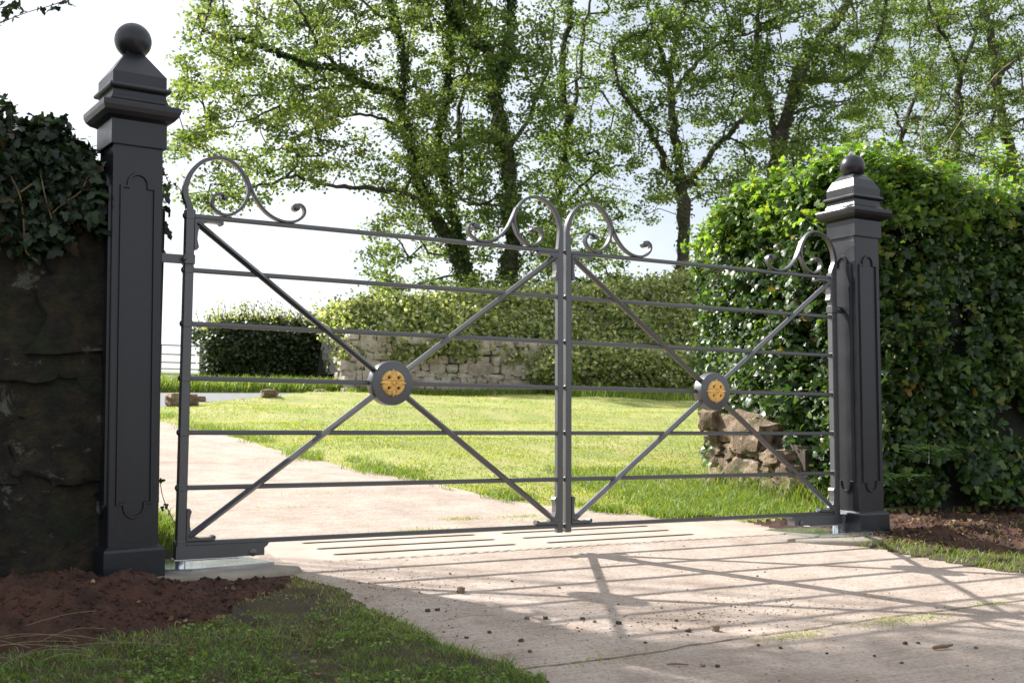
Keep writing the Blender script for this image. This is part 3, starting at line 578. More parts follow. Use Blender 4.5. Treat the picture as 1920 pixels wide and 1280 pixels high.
    # bottom pivot channel
    P=[(hx0-.004,.096),(-1.548,.096),(-1.548,.128),(-1.535,.138),(-1.528,.150),(hx0-.004,.150)]
    m=MB(); m.plate(P,-.010,.050); ch=fin(m,'pivot_channel')
    m=MB(); m.box(hx0-.012,-1.66,-.016,.056,.088,.0945,.001); fin(m,'wear_plate',False,ZINC,ch)
    m=MB(); m.lathe([(.016,0),(.017,-.006),(.010,-.010),(.001,-.011)],(-1.60,-.010,.110),'y',10); fin(m,'bolt',True,par=ch)
    # hinge clamp at the top
    m=MB(); m.box(hx0-.004,hx1+.004,-.006,.046,1.345,1.388,.003); m.box(-2.03,hx0-.003,.012,.024,1.347,1.386,.002); st=fin(m,'hinge_strap')
    m=MB(); m.lathe([(.011,.0),(.011,-.008),(.006,-.012),(.001,-.013)],(hx0-.004,-.004,1.367),'y',6); fin(m,'bolt',par=st)
    return root
GL=gate(-1,'left gate leaf with gold rosette, hung from the nearer pillar')
GR=gate(1,'right gate leaf with gold rosette, hung from the pillar by the ivy')
def pivot(sgn,label):
    x0=sgn*1.9; root=thing('pivot_plate',(x0,.1,.05),label,'hinge plate','galvanised pivot plates under the gates')
    X=[sgn*a for a in(-0,0)]
    m=MB()
    if sgn<0:
        C=[(-2.04,-.02),(-1.87,-.075),(-1.50,.0),(-1.57,.30),(-1.95,.32)]
    else: C=[(1.50,.25),(1.62,-.13),(2.12,-.16),(2.18,.30)]
    n=len(C); zt=.062 if sgn<0 else .056
    V=[(x,y,zt-.02) for x,y in C]+[(x,y,zt+ (y-.1)*.0) for x,y in C]
    m.add(V,[tuple(range(n-1,-1,-1)),tuple(range(n,2*n))]+[(i,(i+1)%n,(i+1)%n+n,i+n) for i in range(n)])
    m.build('base_plate',ZINC,root)
    m=MB(); m.lathe([(.021,.045),(.021,.0895),(.012,.0905)],(x0,.018,0),'z',18); m.build('pivot_pin',ZINC,root,True)
pivot(-1,'galvanised steel pivot plate at the foot of the nearer pillar')
pivot(1,'galvanised steel pivot plate on the concrete pad by the ivy')
# footings
def blob_pad(name,C,z1,mt,label,cat,drop=.12,seed=0):
    P=smooth_path(C+[C[0]],8)[:-1]; n=len(P); c=P.mean(0); V=[];Fs=[]
    for s,z in ((1.0,z1-drop),(1.0,z1-.03),(.985,z1-.012),(.96,z1-.003),(.93,z1),(.6,z1+.001),(.3,z1+.001),(0.02,z1+.001)):
        for p in P:
            q=c+(p-c)*s; V.append((q[0],q[1],z+.012*float(fbm(q[0]*7,q[1]*7,0,seed))))
    for i in range(7):
        for j in range(n): Fs.append((i*n+j,i*n+(j+1)%n,(i+1)*n+(j+1)%n,(i+1)*n+j))
    Fs.append(tuple(range(7*n,8*n)))
    m=MB(); m.add(V,Fs); return tag(m.build(name,mt,None,True),label,cat)
blob_pad('concrete_pad',[(1.27,.62),(1.27,.25),(1.33,.0),(1.45,-.16),(1.62,-.27),(1.80,-.33),(2.0,-.28),(2.25,-.2),(2.3,.3),(2.2,.6),(1.7,.66)],.036,CEMENT,'rounded grey concrete pad under the pillar by the ivy','concrete pad',seed=5)
blob_pad('concrete_pad',[(-2.05,.42),(-2.1,-.06),(-1.85,-.17),(-1.6,-.16),(-1.42,-.12),(-1.38,.1),(-1.42,.38),(-1.7,.45)],.046,CEMENT,'flat concrete pad beneath the steel plate at the nearer pillar','concrete pad',seed=8)
# ------------------------------------------------------------------ stones
def boulder(mb,c,s,seed,sub=7,rough=.22,box=.55):
    V=[];Fs=[];k=0
    for ax in range(3):
        for sg in(-1,1):
            g=np.linspace(-1,1,sub)
            for a in g:
                for b in g:
                    p=[0,0,0];p[ax]=sg;p[(ax+1)%3]=a;p[(ax+2)%3]=b;V.append(p)
            for i in range(sub-1):
                for j in range(sub-1):
                    q=(k+i*sub+j,k+(i+1)*sub+j,k+(i+1)*sub+j+1,k+i*sub+j+1); Fs.append(q if sg>0 else q[::-1])
            k+=sub*sub
    V=np.array(V,float); nn=np.linalg.norm(V,axis=1)[:,None]; U=V/nn; W=V*box*.8+U*(1-box)*1.0
    n1=fbm(W[:,0]*1.1+seed*3.1,W[:,1]*1.1+seed*1.7,W[:,2]*1.1+seed,seed,3)[:,None]*rough*3+fbm(W[:,0]*4+seed,W[:,1]*4,W[:,2]*4,seed+5,2)[:,None]*rough
    W=W*(1+n1); mb.add(np.array(c)+W*np.array(s),Fs)
def rock(x,y,w_,h_,label,seed,Yp=None,mt=STONE,sub=9):
    p=on_g(x,y); D=np.linalg.norm(p-CAM)/F; m=MB(); boulder(m,(p[0],p[1],float(gz(p[0],p[1])[0])+h_*D*.35),(w_*D/2,w_*D/2*.8,h_*D/2),seed,sub); o=m.build('rock',mt,None,True)
    return tag(o,label,'rock')
rock(342,762,64,30,'larger brown rock on the tip of the lawn by the road',3)
rock(370,752,36,12,'low flat brown rock behind the larger one by the road',4)
rock(504,747,34,16,'rounded rock with grass against it at the road edge',6)
rock(601,737,28,17,'small upright pale rock near the corner of the far wall',9)
rock(864,1111,15,14,'squarish pale stone lying alone on the drive in front of the left leaf',12,sub=5)
rock(1341,1182,17,13,'pale knobbly stone beside the joint in the lower right of the drive',13,sub=5)
pebs=[(1048,1102,7),(802,1146,11),(820,1144,10),(988,1160,10),(1023,1160,11),(1092,1161,11),(1115,1166,9),(1160,1169,12),(918,1186,9),(977,1202,12),(875,1196,9),(1210,1205,7),(993,1222,9),(1290,1184,11),(1268,1164,8),(1422,1210,8),(1463,1215,8),(1345,1250,10),(1318,1249,11),(1697,1207,10),(1722,1206,7),(1690,1243,7),(1266,1178,7),(960,1090,6),(844,1076,6),(1420,1080,5),(1310,1150,6),(1240,1140,6),(1405,1182,6),(1550,1225,6),(1830,1215,7),(1640,1230,6)]
for i,(x,y,s) in enumerate(pebs):
    p=on_g(x,y); D=np.linalg.norm(p-CAM)/F*s; m=MB(); boulder(m,(p[0],p[1],p[2]+D*.18),(D*.44,D*.40,D*.32),20+i,4,.3); tag(m.build('stone',MORTAR if i%3 else STONE),'small dark stone scattered on the concrete drive','stone','small stones scattered on the drive')
# stick on the drive, sod clods
p=on_g(1768,1217); m=MB(); m.tube([(p[0]-.04,p[1]+.01,p[2]+.008),(p[0]-.01,p[1],p[2]+.012),(p[0]+.02,p[1]+.004,p[2]+.009),(p[0]+.045,p[1]-.006,p[2]+.014)],[.006,.008,.007,.004],7); tag(m.build('stick',TWIG),'short broken stick lying at the lower right of the drive','stick')
p=on_g(1283,1248); m=MB(); m.tube([(p[0]-.05,p[1]+.03,p[2]+.006),(p[0]-.02,p[1]+.008,p[2]+.008),(p[0]+.01,p[1]-.012,p[2]+.006)],[.002,.003,.002],6); tag(m.build('stick',TWIG),'thin bent twig near the bottom edge of the drive','stick')
# ------------------------------------------------------------------ walls of rough stone
def rubble(mb,O,U,Wd,Hh,s0,s1,seed,th=.12,flatten=.5,keep=None,ov=1.,jit=0,rg=.20,tlt=.08,bx=.70):
    """courses of rough stones on the face through O along unit U (horizontal) rising in z"""
    rr=random.Random(seed); O=np.array(O,float);U=np.array(U,float);Nn=np.array([U[1],-U[0],0]); z=0;k=seed*100
    while z<Hh:
        h=rr.uniform(s0,s1); x=-rr.random()*s1
        while x<Wd:
            wd=h*rr.uniform(.9,2.3); k+=1; c=O+U*(x+wd/2)+np.array([0,0,z+h/2])
            if keep is None or keep(x+wd/2,z+h/2):
                n0=len(mb.v); oo=ov*rr.uniform(1-jit,1+jit); boulder(mb,(0,0,0),(wd*.54*oo,th*rr.uniform(.7,1.2),h*.56*oo),k,7 if rg>.2 else 6,rg,bx); c=c+np.array([0,0,rr.uniform(-1,1)*jit*h*.7])
                tl=rr.uniform(-tlt,tlt)
                for i in range(n0,len(mb.v)):
                    a,b,cc=mb.v[i]; a,cc=a*math.cos(tl)-cc*math.sin(tl),a*math.sin(tl)+cc*math.cos(tl)
                    q=c+U*a+Nn*(-b)*1.0+np.array([0,0,cc]); mb.v[i]=tuple(q)
            x+=wd
        z+=h
# far wall
FWY=15.7
fx0=on_y(657,700,FWY)[0]
root=thing('stone_wall',(9,FWY,1.3),'long rubble stone wall across the top of the lawn, capped with ivy','wall')
m=MB(); m.box(fx0,16,FWY+.05,FWY+.6,1.0,2.55); m.build('wall_core',MORTAR,root)
m=MB(); rubble(m,(fx0-.05,FWY+.02,1.28),(1,0,0),9,1.1,.08,.20,3,.12,ov=1.18,jit=.22); rubble(m,(fx0+.02,FWY+.6,1.28),(0,-1,0),.6,1.15,.11,.2,5,.1); m.build('stonework',WSTONE,root,True)
# right wall mass
FOOT=np.array([(4.3,3.9),(3.4,3.2),(2.94,2.45),(2.74,1.95),(2.62,1.45),(2.56,1.02),(2.60,.74),(2.74,.48),(3.1,.36),(4.2,.32),(6,.34),(9.5,.4)])
ccen=np.array([(6,5),(4.2,3.2),(3.6,2.6),(3.4,2.2),(3.3,1.9),(3.3,1.6),(3.4,1.4),(3.5,1.3),(3.7,1.3),(4.6,1.3),(6.2,1.35),(9.5,1.4)])
def mass(u,v,off=0,top=2.44):
    """u 0..1 along the foot line, v 0..1.35: up the face, then over the top"""
    s=np.concatenate([[0],np.cumsum(np.linalg.norm(np.diff(FOOT,axis=0),axis=1))]); s/=s[-1]
    fx,fy=np.interp(u,s,FOOT[:,0]),np.interp(u,s,FOOT[:,1]); kx,ky=np.interp(u,s,ccen[:,0]),np.interp(u,s,ccen[:,1])
    dx,dy=kx-fx,ky-fy; ln=np.hypot(dx,dy); dx/=ln;dy/=ln
    a=np.clip((v-.86)/.3,0,1); inn=.30*(1-np.cos(a*math.pi/2))+np.clip(v-1.16,0,1)*4.5
    gzz=.033+.086*fy; hgt=np.where(v<.86,v/.86*(top-.35),(top-.35)+.35*np.sin(a*math.pi/2))+.15*np.clip(v-1.16,0,1)
    lean=.0*v; x=fx+dx*(inn+lean-off); y=fy+dy*(inn+lean-off); z=gzz*(1-np.minimum(v,1))+hgt+.09
    nx,ny,nz=-dx*np.cos(a*math.pi/2),-dy*np.cos(a*math.pi/2),np.sin(a*math.pi/2)
    Pp=np.stack([x,y,z],-1); Nn=np.stack([nx,ny,nz],-1)
    b=.46*fbm(x*1.5,y*1.5,z*1.5,91)+.34*fbm(x*3.4,y*3.4,z*3.4,92)-.15
    return Pp+Nn*b[...,None],Nn
def topz(u): return 2.46
uu,vv=np.meshgrid(np.linspace(0,1,160),np.linspace(-.05,1.4,60)); P,_=mass(uu,vv,-.17)
i=np.arange(160*60).reshape(60,160); q=np.stack([i[:-1,:-1],i[:-1,1:],i[1:,1:],i[1:,:-1]],-1).reshape(-1,4)
root=thing('stone_wall',(3,.8,.1),'ivy-smothered boundary wall behind the right pillar, rough stones showing at its end','wall')
big('wall_core',P.reshape(-1,3),q,CORE,root)
m=MB()
rubble(m,(2.75,2.0,.10),(-.18,-.984,0),.88,.80,.09,.20,21,.12,ov=1.10,jit=.35,rg=.32,tlt=.3,bx=.62,keep=lambda x,z:z<.70-.40*max(0,x-.25))
rubble(m,(2.72,2.02,.04),(.984,.18,0),.5,.70,.10,.2,25,.10,ov=1.0,jit=.3,rg=.32,tlt=.3,bx=.62)
m2=MB(); m2.add([(2.78,2.0,0),(2.62,1.0,0),(2.62,1.0,.5),(2.78,2.0,.8),(3.3,2.0,0),(3.3,1.0,0),(3.3,1.0,.5),(3.3,2.0,.8)],[(0,1,2,3),(3,2,6,7),(1,5,6,2),(4,0,3,7)]); m2.build('rubble_core',MORTAR,root)
m.build('rubble_end',STONE,root,True)
# ivy over it
def ivy_mass(n,ulo,uhi,vlo,vhi,size,T,Fc,mt,name,root,out=.06,keep=None,var=None,rnd=.55):
    u=rng.uniform(ulo,uhi,n); v=rng.uniform(vlo,vhi,n); P,Nn=mass(u,v); P=P+Nn*((rng.normal(0,out,n)+.12*np.maximum(0,rng.random(n)-.85)*6*rng.random(n))[:,None])
    if keep is not None:
        k=keep(P,u,v); P,Nn,v,u=P[k],Nn[k],v[k],u[k]
    n=len(P); nr=Nn*.7+np.array([-.15,.1,.55]); hang=np.tile([0,0,-1.],(n,1))+Nn*.4
    return leafobj(name,P,nr,rng.uniform(*size,n),T,Fc,mt,root,rnd,hang,var)
root=thing('ivy',(3,.8,.1),'large glossy ivy hedge, bright on top, covering the wall behind the right pillar','ivy')
def kz(P,u,v):
    vox=fbm(P[:,0]*3,P[:,1]*3,P[:,2]*3,95)+.06*(P[:,0]<2.75)
    endz=.62+.7*fbm(P[:,1]*3,P[:,2]*2,0,96)-np.clip((1.75-P[:,1])*.55,0,.75)
    return ~((P[:,2]<endz)&(P[:,0]<2.95)&(P[:,1]<2.6)&(P[:,1]>1.12))&(vox>np.where(P[:,0]>3.,-.14,-.09))&(P[:,2]>.12)
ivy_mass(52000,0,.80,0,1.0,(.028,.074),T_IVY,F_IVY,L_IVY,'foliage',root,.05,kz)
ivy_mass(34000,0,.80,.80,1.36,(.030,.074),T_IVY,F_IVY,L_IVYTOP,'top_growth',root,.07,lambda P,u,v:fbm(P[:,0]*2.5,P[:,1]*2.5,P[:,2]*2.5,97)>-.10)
# loose shoots on top and side: stems with leaves
def shoots(n,ulo,uhi,vlo,vhi,L_,mt,name,root,lsz=(.03,.055),up=.8,seed=0):
    mb=MB(); PP=[];NN=[]
    u=rng.uniform(ulo,uhi,n);v=rng.uniform(vlo,vhi,n);P,Nn=mass(u,v)
    for i in range(n):
        d=Nn[i]+np.array([0,0,up])+rng.normal(0,.4,3); d/=np.linalg.norm(d); L1=rng.uniform(.4,1)*L_; t=np.linspace(0,1,7)
        c=P[i]+d*(t*L1)[:,None]+np.array([0,0,-.35*L1])*(t**2)[:,None]+rng.normal(0,.01,(7,3)); mb.tube(c,[.004*(1-.7*a) for a in t],4)
        for k in range(int(14*L1/.3)+3):
            s=rng.random(); q=c[min(6,int(s*7))]+rng.normal(0,.022,3); PP.append(q); NN.append(rng.normal(0,.5,3)+np.array([-.2,.1,.7]))
    s_=mb.build('stem_sprays',TWIG,root); leafobj(name,np.array(PP),np.array(NN),rng.uniform(*lsz,len(PP)),T_IVY,F_IVY,mt,root,.3,np.tile([0,0,-.4],(len(PP),1)))
ivy_mass(16000,0,.80,.1,1.30,(.014,.034),T_OVAL,F_OVAL,L_BACK,'bramble_foliage',root,.08,lambda P,u,v:(fbm(P[:,0]*1.8,P[:,1]*1.8,P[:,2]*1.8,98)>.03)&(P[:,2]>.5))
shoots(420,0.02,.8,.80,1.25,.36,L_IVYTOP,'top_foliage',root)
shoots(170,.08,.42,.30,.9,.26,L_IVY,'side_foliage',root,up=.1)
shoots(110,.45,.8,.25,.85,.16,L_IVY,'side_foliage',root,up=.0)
# fern and low plants at the wall foot
def fern(x,y,R,nf,label,name='fern'):
    p=on_y(x,y,.12); root=thing(name,tuple(p),label,name); PP=[];NN=[];HH=[];SS=[];mb=MB()
    for i in range(nf):
        a=rng.uniform(-math.pi,math.pi) ; L1=R*rng.uniform(.7,1); t=np.linspace(0,1,12); d=np.array([math.cos(a),-abs(math.sin(a))*.7,0])
        c=p+d*(t*L1)[:,None]*.9+np.array([0,0,1.])*(L1*(.9*t-.95*t*t))[:,None]; mb.tube(c,.0025,4)
        for k in range(1,12):
            for s in(-1,1):
                w_=math.sin(math.pi*min(1,t[k]*.9+.1))*.075+.01; sd=np.array([-d[1],d[0],0])*s; PP.append(c[k]); NN.append((0,-.2,1)); HH.append(sd*2+d*.7); SS.append(w_)
    mb.build('stalks',FERN,root); leafobj('fronds',np.array(PP),np.array(NN,float),np.array(SS),T_OVAL*np.array([.55,1,1]),F_OVAL,FERN,root,.1,np.array(HH)*4)
fern(1745,860,.42,9,'green fern growing low against the ivy right of the pillar')
fern(1700,905,.26,7,'smaller fern at the foot of the ivy close to the pillar base')
fern(28,790,.16,7,'small dark fern rooted in the shaded wall beside the nearer pillar')
# bush with pointed leaves on top right
def lance(x,y,Yp,n,L1,label):
    p=on_y(x,y,Yp); root=thing('shrub',tuple(p),label,'shrub'); mb=MB(); PP=[];NN=[];HH=[]
    for i in range(n):
        d=np.array([rng.normal(0,.45),rng.normal(0,.3),1.]); d/=np.linalg.norm(d); LL=L1*rng.uniform(.55,1); t=np.linspace(0,1,8); c=p+d*(t*LL)[:,None]+rng.normal(0,.008,(8,3)); mb.tube(c,[.005*(1-.7*a) for a in t],4)
        for k in range(2,8):
            for s in range(3): h=rng.normal(0,1,3); h[2]=abs(h[2])*.4+.1; PP.append(c[k]);NN.append((0,-.2,1.));HH.append(h*3)
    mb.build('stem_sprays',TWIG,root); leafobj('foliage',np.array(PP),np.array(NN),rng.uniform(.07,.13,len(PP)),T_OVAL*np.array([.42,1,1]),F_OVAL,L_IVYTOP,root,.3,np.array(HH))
lance(1880,345,1.2,11,.42,'bushy shrub with pointed leaves rising from the ivy top at the right edge')
lance(1790,350,1.3,7,.26,'small pointed-leaved shrub on the ivy top left of the taller one')
for pts,lb in (([(1735,345),(1775,270),(1820,200),(1868,140),(1905,110)],'long dry seeding grass stalk arching over the ivy to the upper right'),([(1727,240),(1736,215),(1750,195)],'short dry grass head behind the long stalk')):
    P=np.array([on_y(x,y,1.0) for x,y in pts]); 
    if len(pts)==3: P=np.vstack([on_y(1735,345,1.0),P])
    S=smooth_path(P,5); root=thing('grass_stalk',tuple(P[0]),lb,'grass stalk'); m=MB(); m.tube(S,np.linspace(.0028,.0016,len(S)),5); m.build('stem',STRAW,root)
    k=len(S)//3*2; m=MB(); m.tube(S[k:],[.0035+.003*math.sin(i*2.1) for i in range(len(S)-k)],5); m.build('seed_head',STRAW,root)
# ------------------------------------------------------------------ left wall
root=thing('stone_wall',(-4,.2,0),'dark mossy stone wall in shade at the left edge','wall')
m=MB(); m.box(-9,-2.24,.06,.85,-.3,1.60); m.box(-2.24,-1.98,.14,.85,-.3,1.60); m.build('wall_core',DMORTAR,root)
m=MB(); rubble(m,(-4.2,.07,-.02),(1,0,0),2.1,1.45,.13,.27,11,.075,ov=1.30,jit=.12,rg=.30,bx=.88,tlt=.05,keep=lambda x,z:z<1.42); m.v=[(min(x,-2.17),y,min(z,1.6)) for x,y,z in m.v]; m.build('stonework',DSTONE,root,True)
root=thing('ivy',(-2.6,.1,1.6),'dark ivy hanging over the shaded wall beside the nearer pillar','ivy')
n=13000; X=np.where(rng.random(n)<.75,rng.uniform(-3.4,-2.26,n),np.where(rng.random(n)<.3,rng.uniform(-2.3,-1.95,n),rng.uniform(-9,-3.4,n))); a=rng.random(n)
front=a<.6; zt=1.84+.22*fbm(X*5,X*0,0,41)-.12*np.clip((X+2.55)/.3,0,1); zb=1.38+.35*fbm(X*3.5,X*0,0,43)
Z=np.where(front,zb+(zt-zb)*rng.random(n)**.7,zt+rng.normal(0,.03,n)); Y=np.where(front,-.02+.25*np.clip((Z-zt+.12)/.12,0,1)*rng.random(n)+rng.normal(0,.03,n),rng.uniform(0,.85,n)); Y=np.where(X>-2.25,np.maximum(Y,.16+.6*rng.random(n)),Y)
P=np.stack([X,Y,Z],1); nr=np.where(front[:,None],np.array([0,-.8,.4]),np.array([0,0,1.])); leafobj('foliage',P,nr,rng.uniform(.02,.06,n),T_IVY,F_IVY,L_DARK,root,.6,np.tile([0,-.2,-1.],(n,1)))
m=MB(); m.box(-9,-2.26,.08,.85,1.45,1.76); m.box(-2.259,-2.03,.18,.83,1.45,1.74); m.build('gap_shade_core',CORE,root)
mb=MB(); PP=[]
for i in range(26):
    x=rng.uniform(-3.0,-2.42); p=np.array([x,rng.uniform(-.02,.25),1.82]); d=np.array([rng.normal(0,.5),rng.normal(0,.2),1.]); LL=rng.uniform(.08,.22); t=np.linspace(0,1,6); c=p+d*(t*LL)[:,None]-np.array([0,0,.3*LL])*(t**2)[:,None]; mb.tube(c,.0022,4)
    for k in range(1,6): PP.append(c[k]+rng.normal(0,.012,3))
for k_,(pts) in enumerate([[(20,330),(38,370),(45,430),(48,470),(70,490)],[(165,330),(150,360),(120,380),(98,400)],[(75,320),(85,370),(97,410)],[(38,360),(60,345),(40,360)]]):
    mb.tube(smooth_path([on_y(x,y,-.07) for x,y in pts],4),.003,5)
mb.build('stem_sprays',TWIG,root); leafobj('shoot_foliage',np.array(PP),rng.normal(0,1,(len(PP),3)),rng.uniform(.035,.062,len(PP)),T_IVY,F_IVY,L_DARK,root,.3,np.tile([0,0,-1.],(len(PP),1)))
# sprigs on the inner side of the nearer pillar
def sprig(pts,n,label,Yp,sz=(.02,.04),mt=L_IVY,name='ivy_sprig'):
    S=smooth_path([on_y(x,y,Yp) for x,y in pts],5); root=thing(name,tuple(S[0]),label,'ivy'); m=MB(); m.tube(S,.002,5); m.build('stem',TWIG,root)
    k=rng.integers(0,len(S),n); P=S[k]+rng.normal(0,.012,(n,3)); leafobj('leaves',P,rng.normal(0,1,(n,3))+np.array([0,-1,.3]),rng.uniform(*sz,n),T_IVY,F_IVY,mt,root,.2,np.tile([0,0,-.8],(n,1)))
sprig([(296,300),(308,325),(316,345),(306,360)],16,'leafy ivy sprig poking out beside the top of the nearer pillar',.16)
sprig([(316,345),(335,352),(345,375)],4,'thin trailing ivy tendril between the nearer pillar and its gate',.16,(.012,.022))
sprig([(300,900),(305,930),(318,962),(334,990)],7,'bare-stemmed ivy shoot low between the nearer pillar and the gate',.25,(.018,.03))
# ------------------------------------------------------------------ foliage of the far wall
root=thing('ivy',(9,FWY,2),'shaggy ivy and brambles heaped along the top of the far stone wall','ivy')
def bank(n,x0,x1,yc,zlo,zhi,dep,size,mt,name,root,core=None,seed=0,shag=.12,T=T_MAPLE,Fc=F_MAPLE,rnd=.7,lean=0.):
    X=rng.uniform(x0,x1,n); lo=zlo(X); hi=zhi(X); s=rng.random(n); fr=s<.62
    a=rng.random(n); Z=np.where(fr,lo+(hi-lo)*a,hi); bul=np.sqrt(np.clip(a,0,1))*0
    ph=np.where(fr,0,rng.random(n)*math.pi/2)
    Y=yc-dep*np.where(fr,.75+.25*np.sin(a*math.pi),np.cos(ph)); Z=np.where(fr,Z,hi-.25*(1-np.sin(ph))+.0)
    Y=np.where(fr,Y+dep*.55*np.clip((a-.7)/.3,0,1)**2,Y+rng.random(n)*dep*.8)
    b=fbm(X*1.8,Y*1.8,Z*1.8,seed); Y=Y-b*.9; Z=Z+np.where(fr,0,1)*fbm(X*3,Y*3,0,seed+3)*.3
    Y=Y+lean*np.maximum(0,Z-2.1)
    P=np.stack([X,Y,Z],1)+rng.normal(0,shag,(n,3))*np.array([1,.6,.8]); k=fbm(P[:,0]*2.6,P[:,1]*2.6,P[:,2]*2.6,seed+7)>-.24; P=P[k]; n=len(P)
    nr=np.tile([-.1,-.35,.7],(n,1)); leafobj(name,P,nr,rng.uniform(*size,n),T,Fc,mt,root,rnd,np.tile([0,-.2,-.6],(n,1)))
zl=lambda X:on_y(800,662,FWY-.1)[2]+.75*fbm(X*1.9,X*0,0,14)+.3*fbm(X*7,X*0,0,17)-np.clip((X-9.0)/1.5,0,1)*.85
def zh(X):
    a=np.array([on_y(x,y,FWY)[[0,2]] for x,y in [(640,600),(665,575),(720,562),(800,556),(900,552),(1000,545),(1100,540),(1200,530),(1300,520),(1400,500),(1700,480)]]); return np.interp(X,a[:,0],a[:,1])+.22*fbm(X*1.5,X*0,0,15)
bank(74000,fx0-.15,17,FWY+.35,zl,zh,.5,(.05,.10),L_BACK,'foliage',root,seed=111,shag=.13,lean=.9,rnd=1.1)
bank(9000,fx0-.15,17,FWY+.5,lambda X:zh(X)-.25,lambda X:zh(X)+.12,.5,(.05,.10),L_BACK,'top_growth',root,seed=131,shag=.20,lean=1.6)
bank(16000,8.9,17,FWY-.1,lambda X:X*0+1.38+.25*np.clip(10-X,0,1),lambda X:2.35+.5*fbm(X*1.3,X*0,0,18)-.5*np.clip(9.6-X,0,1),.5,(.05,.10),L_BACK,'bramble_foliage',root,seed=171,shag=.14,rnd=1.1)
xs=np.linspace(fx0-.05,17,80); V=[];Fs=[]
for i,x in enumerate(xs):
    zt=float(zh(np.array([x]))[0]); z0=2.15
    yy=lambda z:FWY+.42+.9*max(0,z-2.1)
    V+=[(x,yy(1.7),1.7),(x,yy(2.15),2.15),(x,yy(max(2.3,zt-.3)),max(2.3,zt-.3)),(x,yy(zt)+.4,max(2.2,zt-.35)),(x,yy(zt)+.8,1.7)]
for i in range(79):
    for j in range(4): Fs.append((i*5+j,i*5+5+j,i*5+6+j,i*5+1+j))
m=MB(); m.add(V,Fs+[(0,1,2,3,4)]); m.build('gap_shade_core',CORE,root)
# dark hedge across the road
HY=18.2; hx=[on_y(x,690,HY)[0] for x in(385,657)]
root=thing('hedge',((hx[0]+hx[1])/2,HY,1.4),'dark hedge across the road with a feathery sunlit top','hedge')
hz=lambda X:np.interp(X,[hx[0],hx[0]+.3,hx[0]+1.2,hx[1]],[on_y(400,622,HY)[2],on_y(415,600,HY)[2],on_y(500,598,HY)[2],on_y(640,612,HY)[2]])+.16*fbm(X*1.6,X*0,0,16)
bank(26000,hx[0]-.1,hx[1]+3,HY+.6,lambda X:X*0+1.40,hz,.9,(.05,.09),L_HEDGE,'foliage',root,seed=151,shag=.07)
m=MB(); m.box(hx[0]+.15,hx[1]+3,HY-.05,HY+1.2,1.1,2.72); m.build('gap_shade_core',CORE,root)
mb=MB();PP=[]
for i in range(150):
    x=rng.uniform(hx[0]-.1,hx[1]+.5); p=np.array([x,HY+rng.uniform(-.1,.6),float(hz(np.array([x]))[0])-.15]); d=np.array([rng.normal(-.1,.35),rng.normal(0,.2),1.]); LL=rng.uniform(.2,.55); t=np.linspace(0,1,5); c=p+d*(t*LL)[:,None]; mb.tube(c,.006,4)
    for k in range(14): PP.append(c[rng.integers(1,5)]+rng.normal(0,.05,3))
mb.build('stem_sprays',TWIG,root); PP=np.array(PP); leafobj('top_sprays',PP,rng.normal(0,1,(len(PP),3)),rng.uniform(.04,.08,len(PP)),T_OVAL,F_OVAL,L_BACK,root,.3)  # pale leaf colour puts sunlight into the hedge top
# metal field fence and low timber rails
FY=19.2; root=thing('metal_fence',(on_y(350,690,FY)[0],FY,1.4),'thin grey metal field fence with horizontal bars beyond the road','fence')
xa=on_y(150,690,FY)[0]; xb=on_y(393,690,FY)[0]
for y in(648,665,680,692,702):
    z=on_y(345,y,FY)[2]; m=MB(); m.tube([(xa,FY,z),(xb,FY,z)],.014,6); m.build('bar',STEEL,root)
for x in(393,301,215):
    p=on_y(x,690,FY); z=on_y(x,645,FY)[2]; m=MB(); m.tube([(p[0],FY+.02,1.2),(p[0],FY+.02,z)],.022,6); m.build('post',STEEL,root)
FY=17.4; root=thing('timber_fence',(on_y(350,720,FY)[0],FY,1.4),'low weathered timber rail fence on the grass verge across the road','fence')
xa=on_y(150,720,FY)[0]; xb=on_y(405,720,FY)[0]
for y,h in((713,.028),(722,.03),(732,.085)):
    z=on_y(345,y,FY)[2]; m=MB(); m.box(xa,xb,FY-.02,FY+.02,z-h/2,z+h/2,.004); m.build('rail',WOOD,root)
for x in(404,330,255):
    p=on_y(x,720,FY); m=MB(); m.box(p[0]-.04,p[0]+.04,FY+.021,FY+.09,1.2,on_y(x,709,FY)[2],.005); m.build('post',WOOD,root)
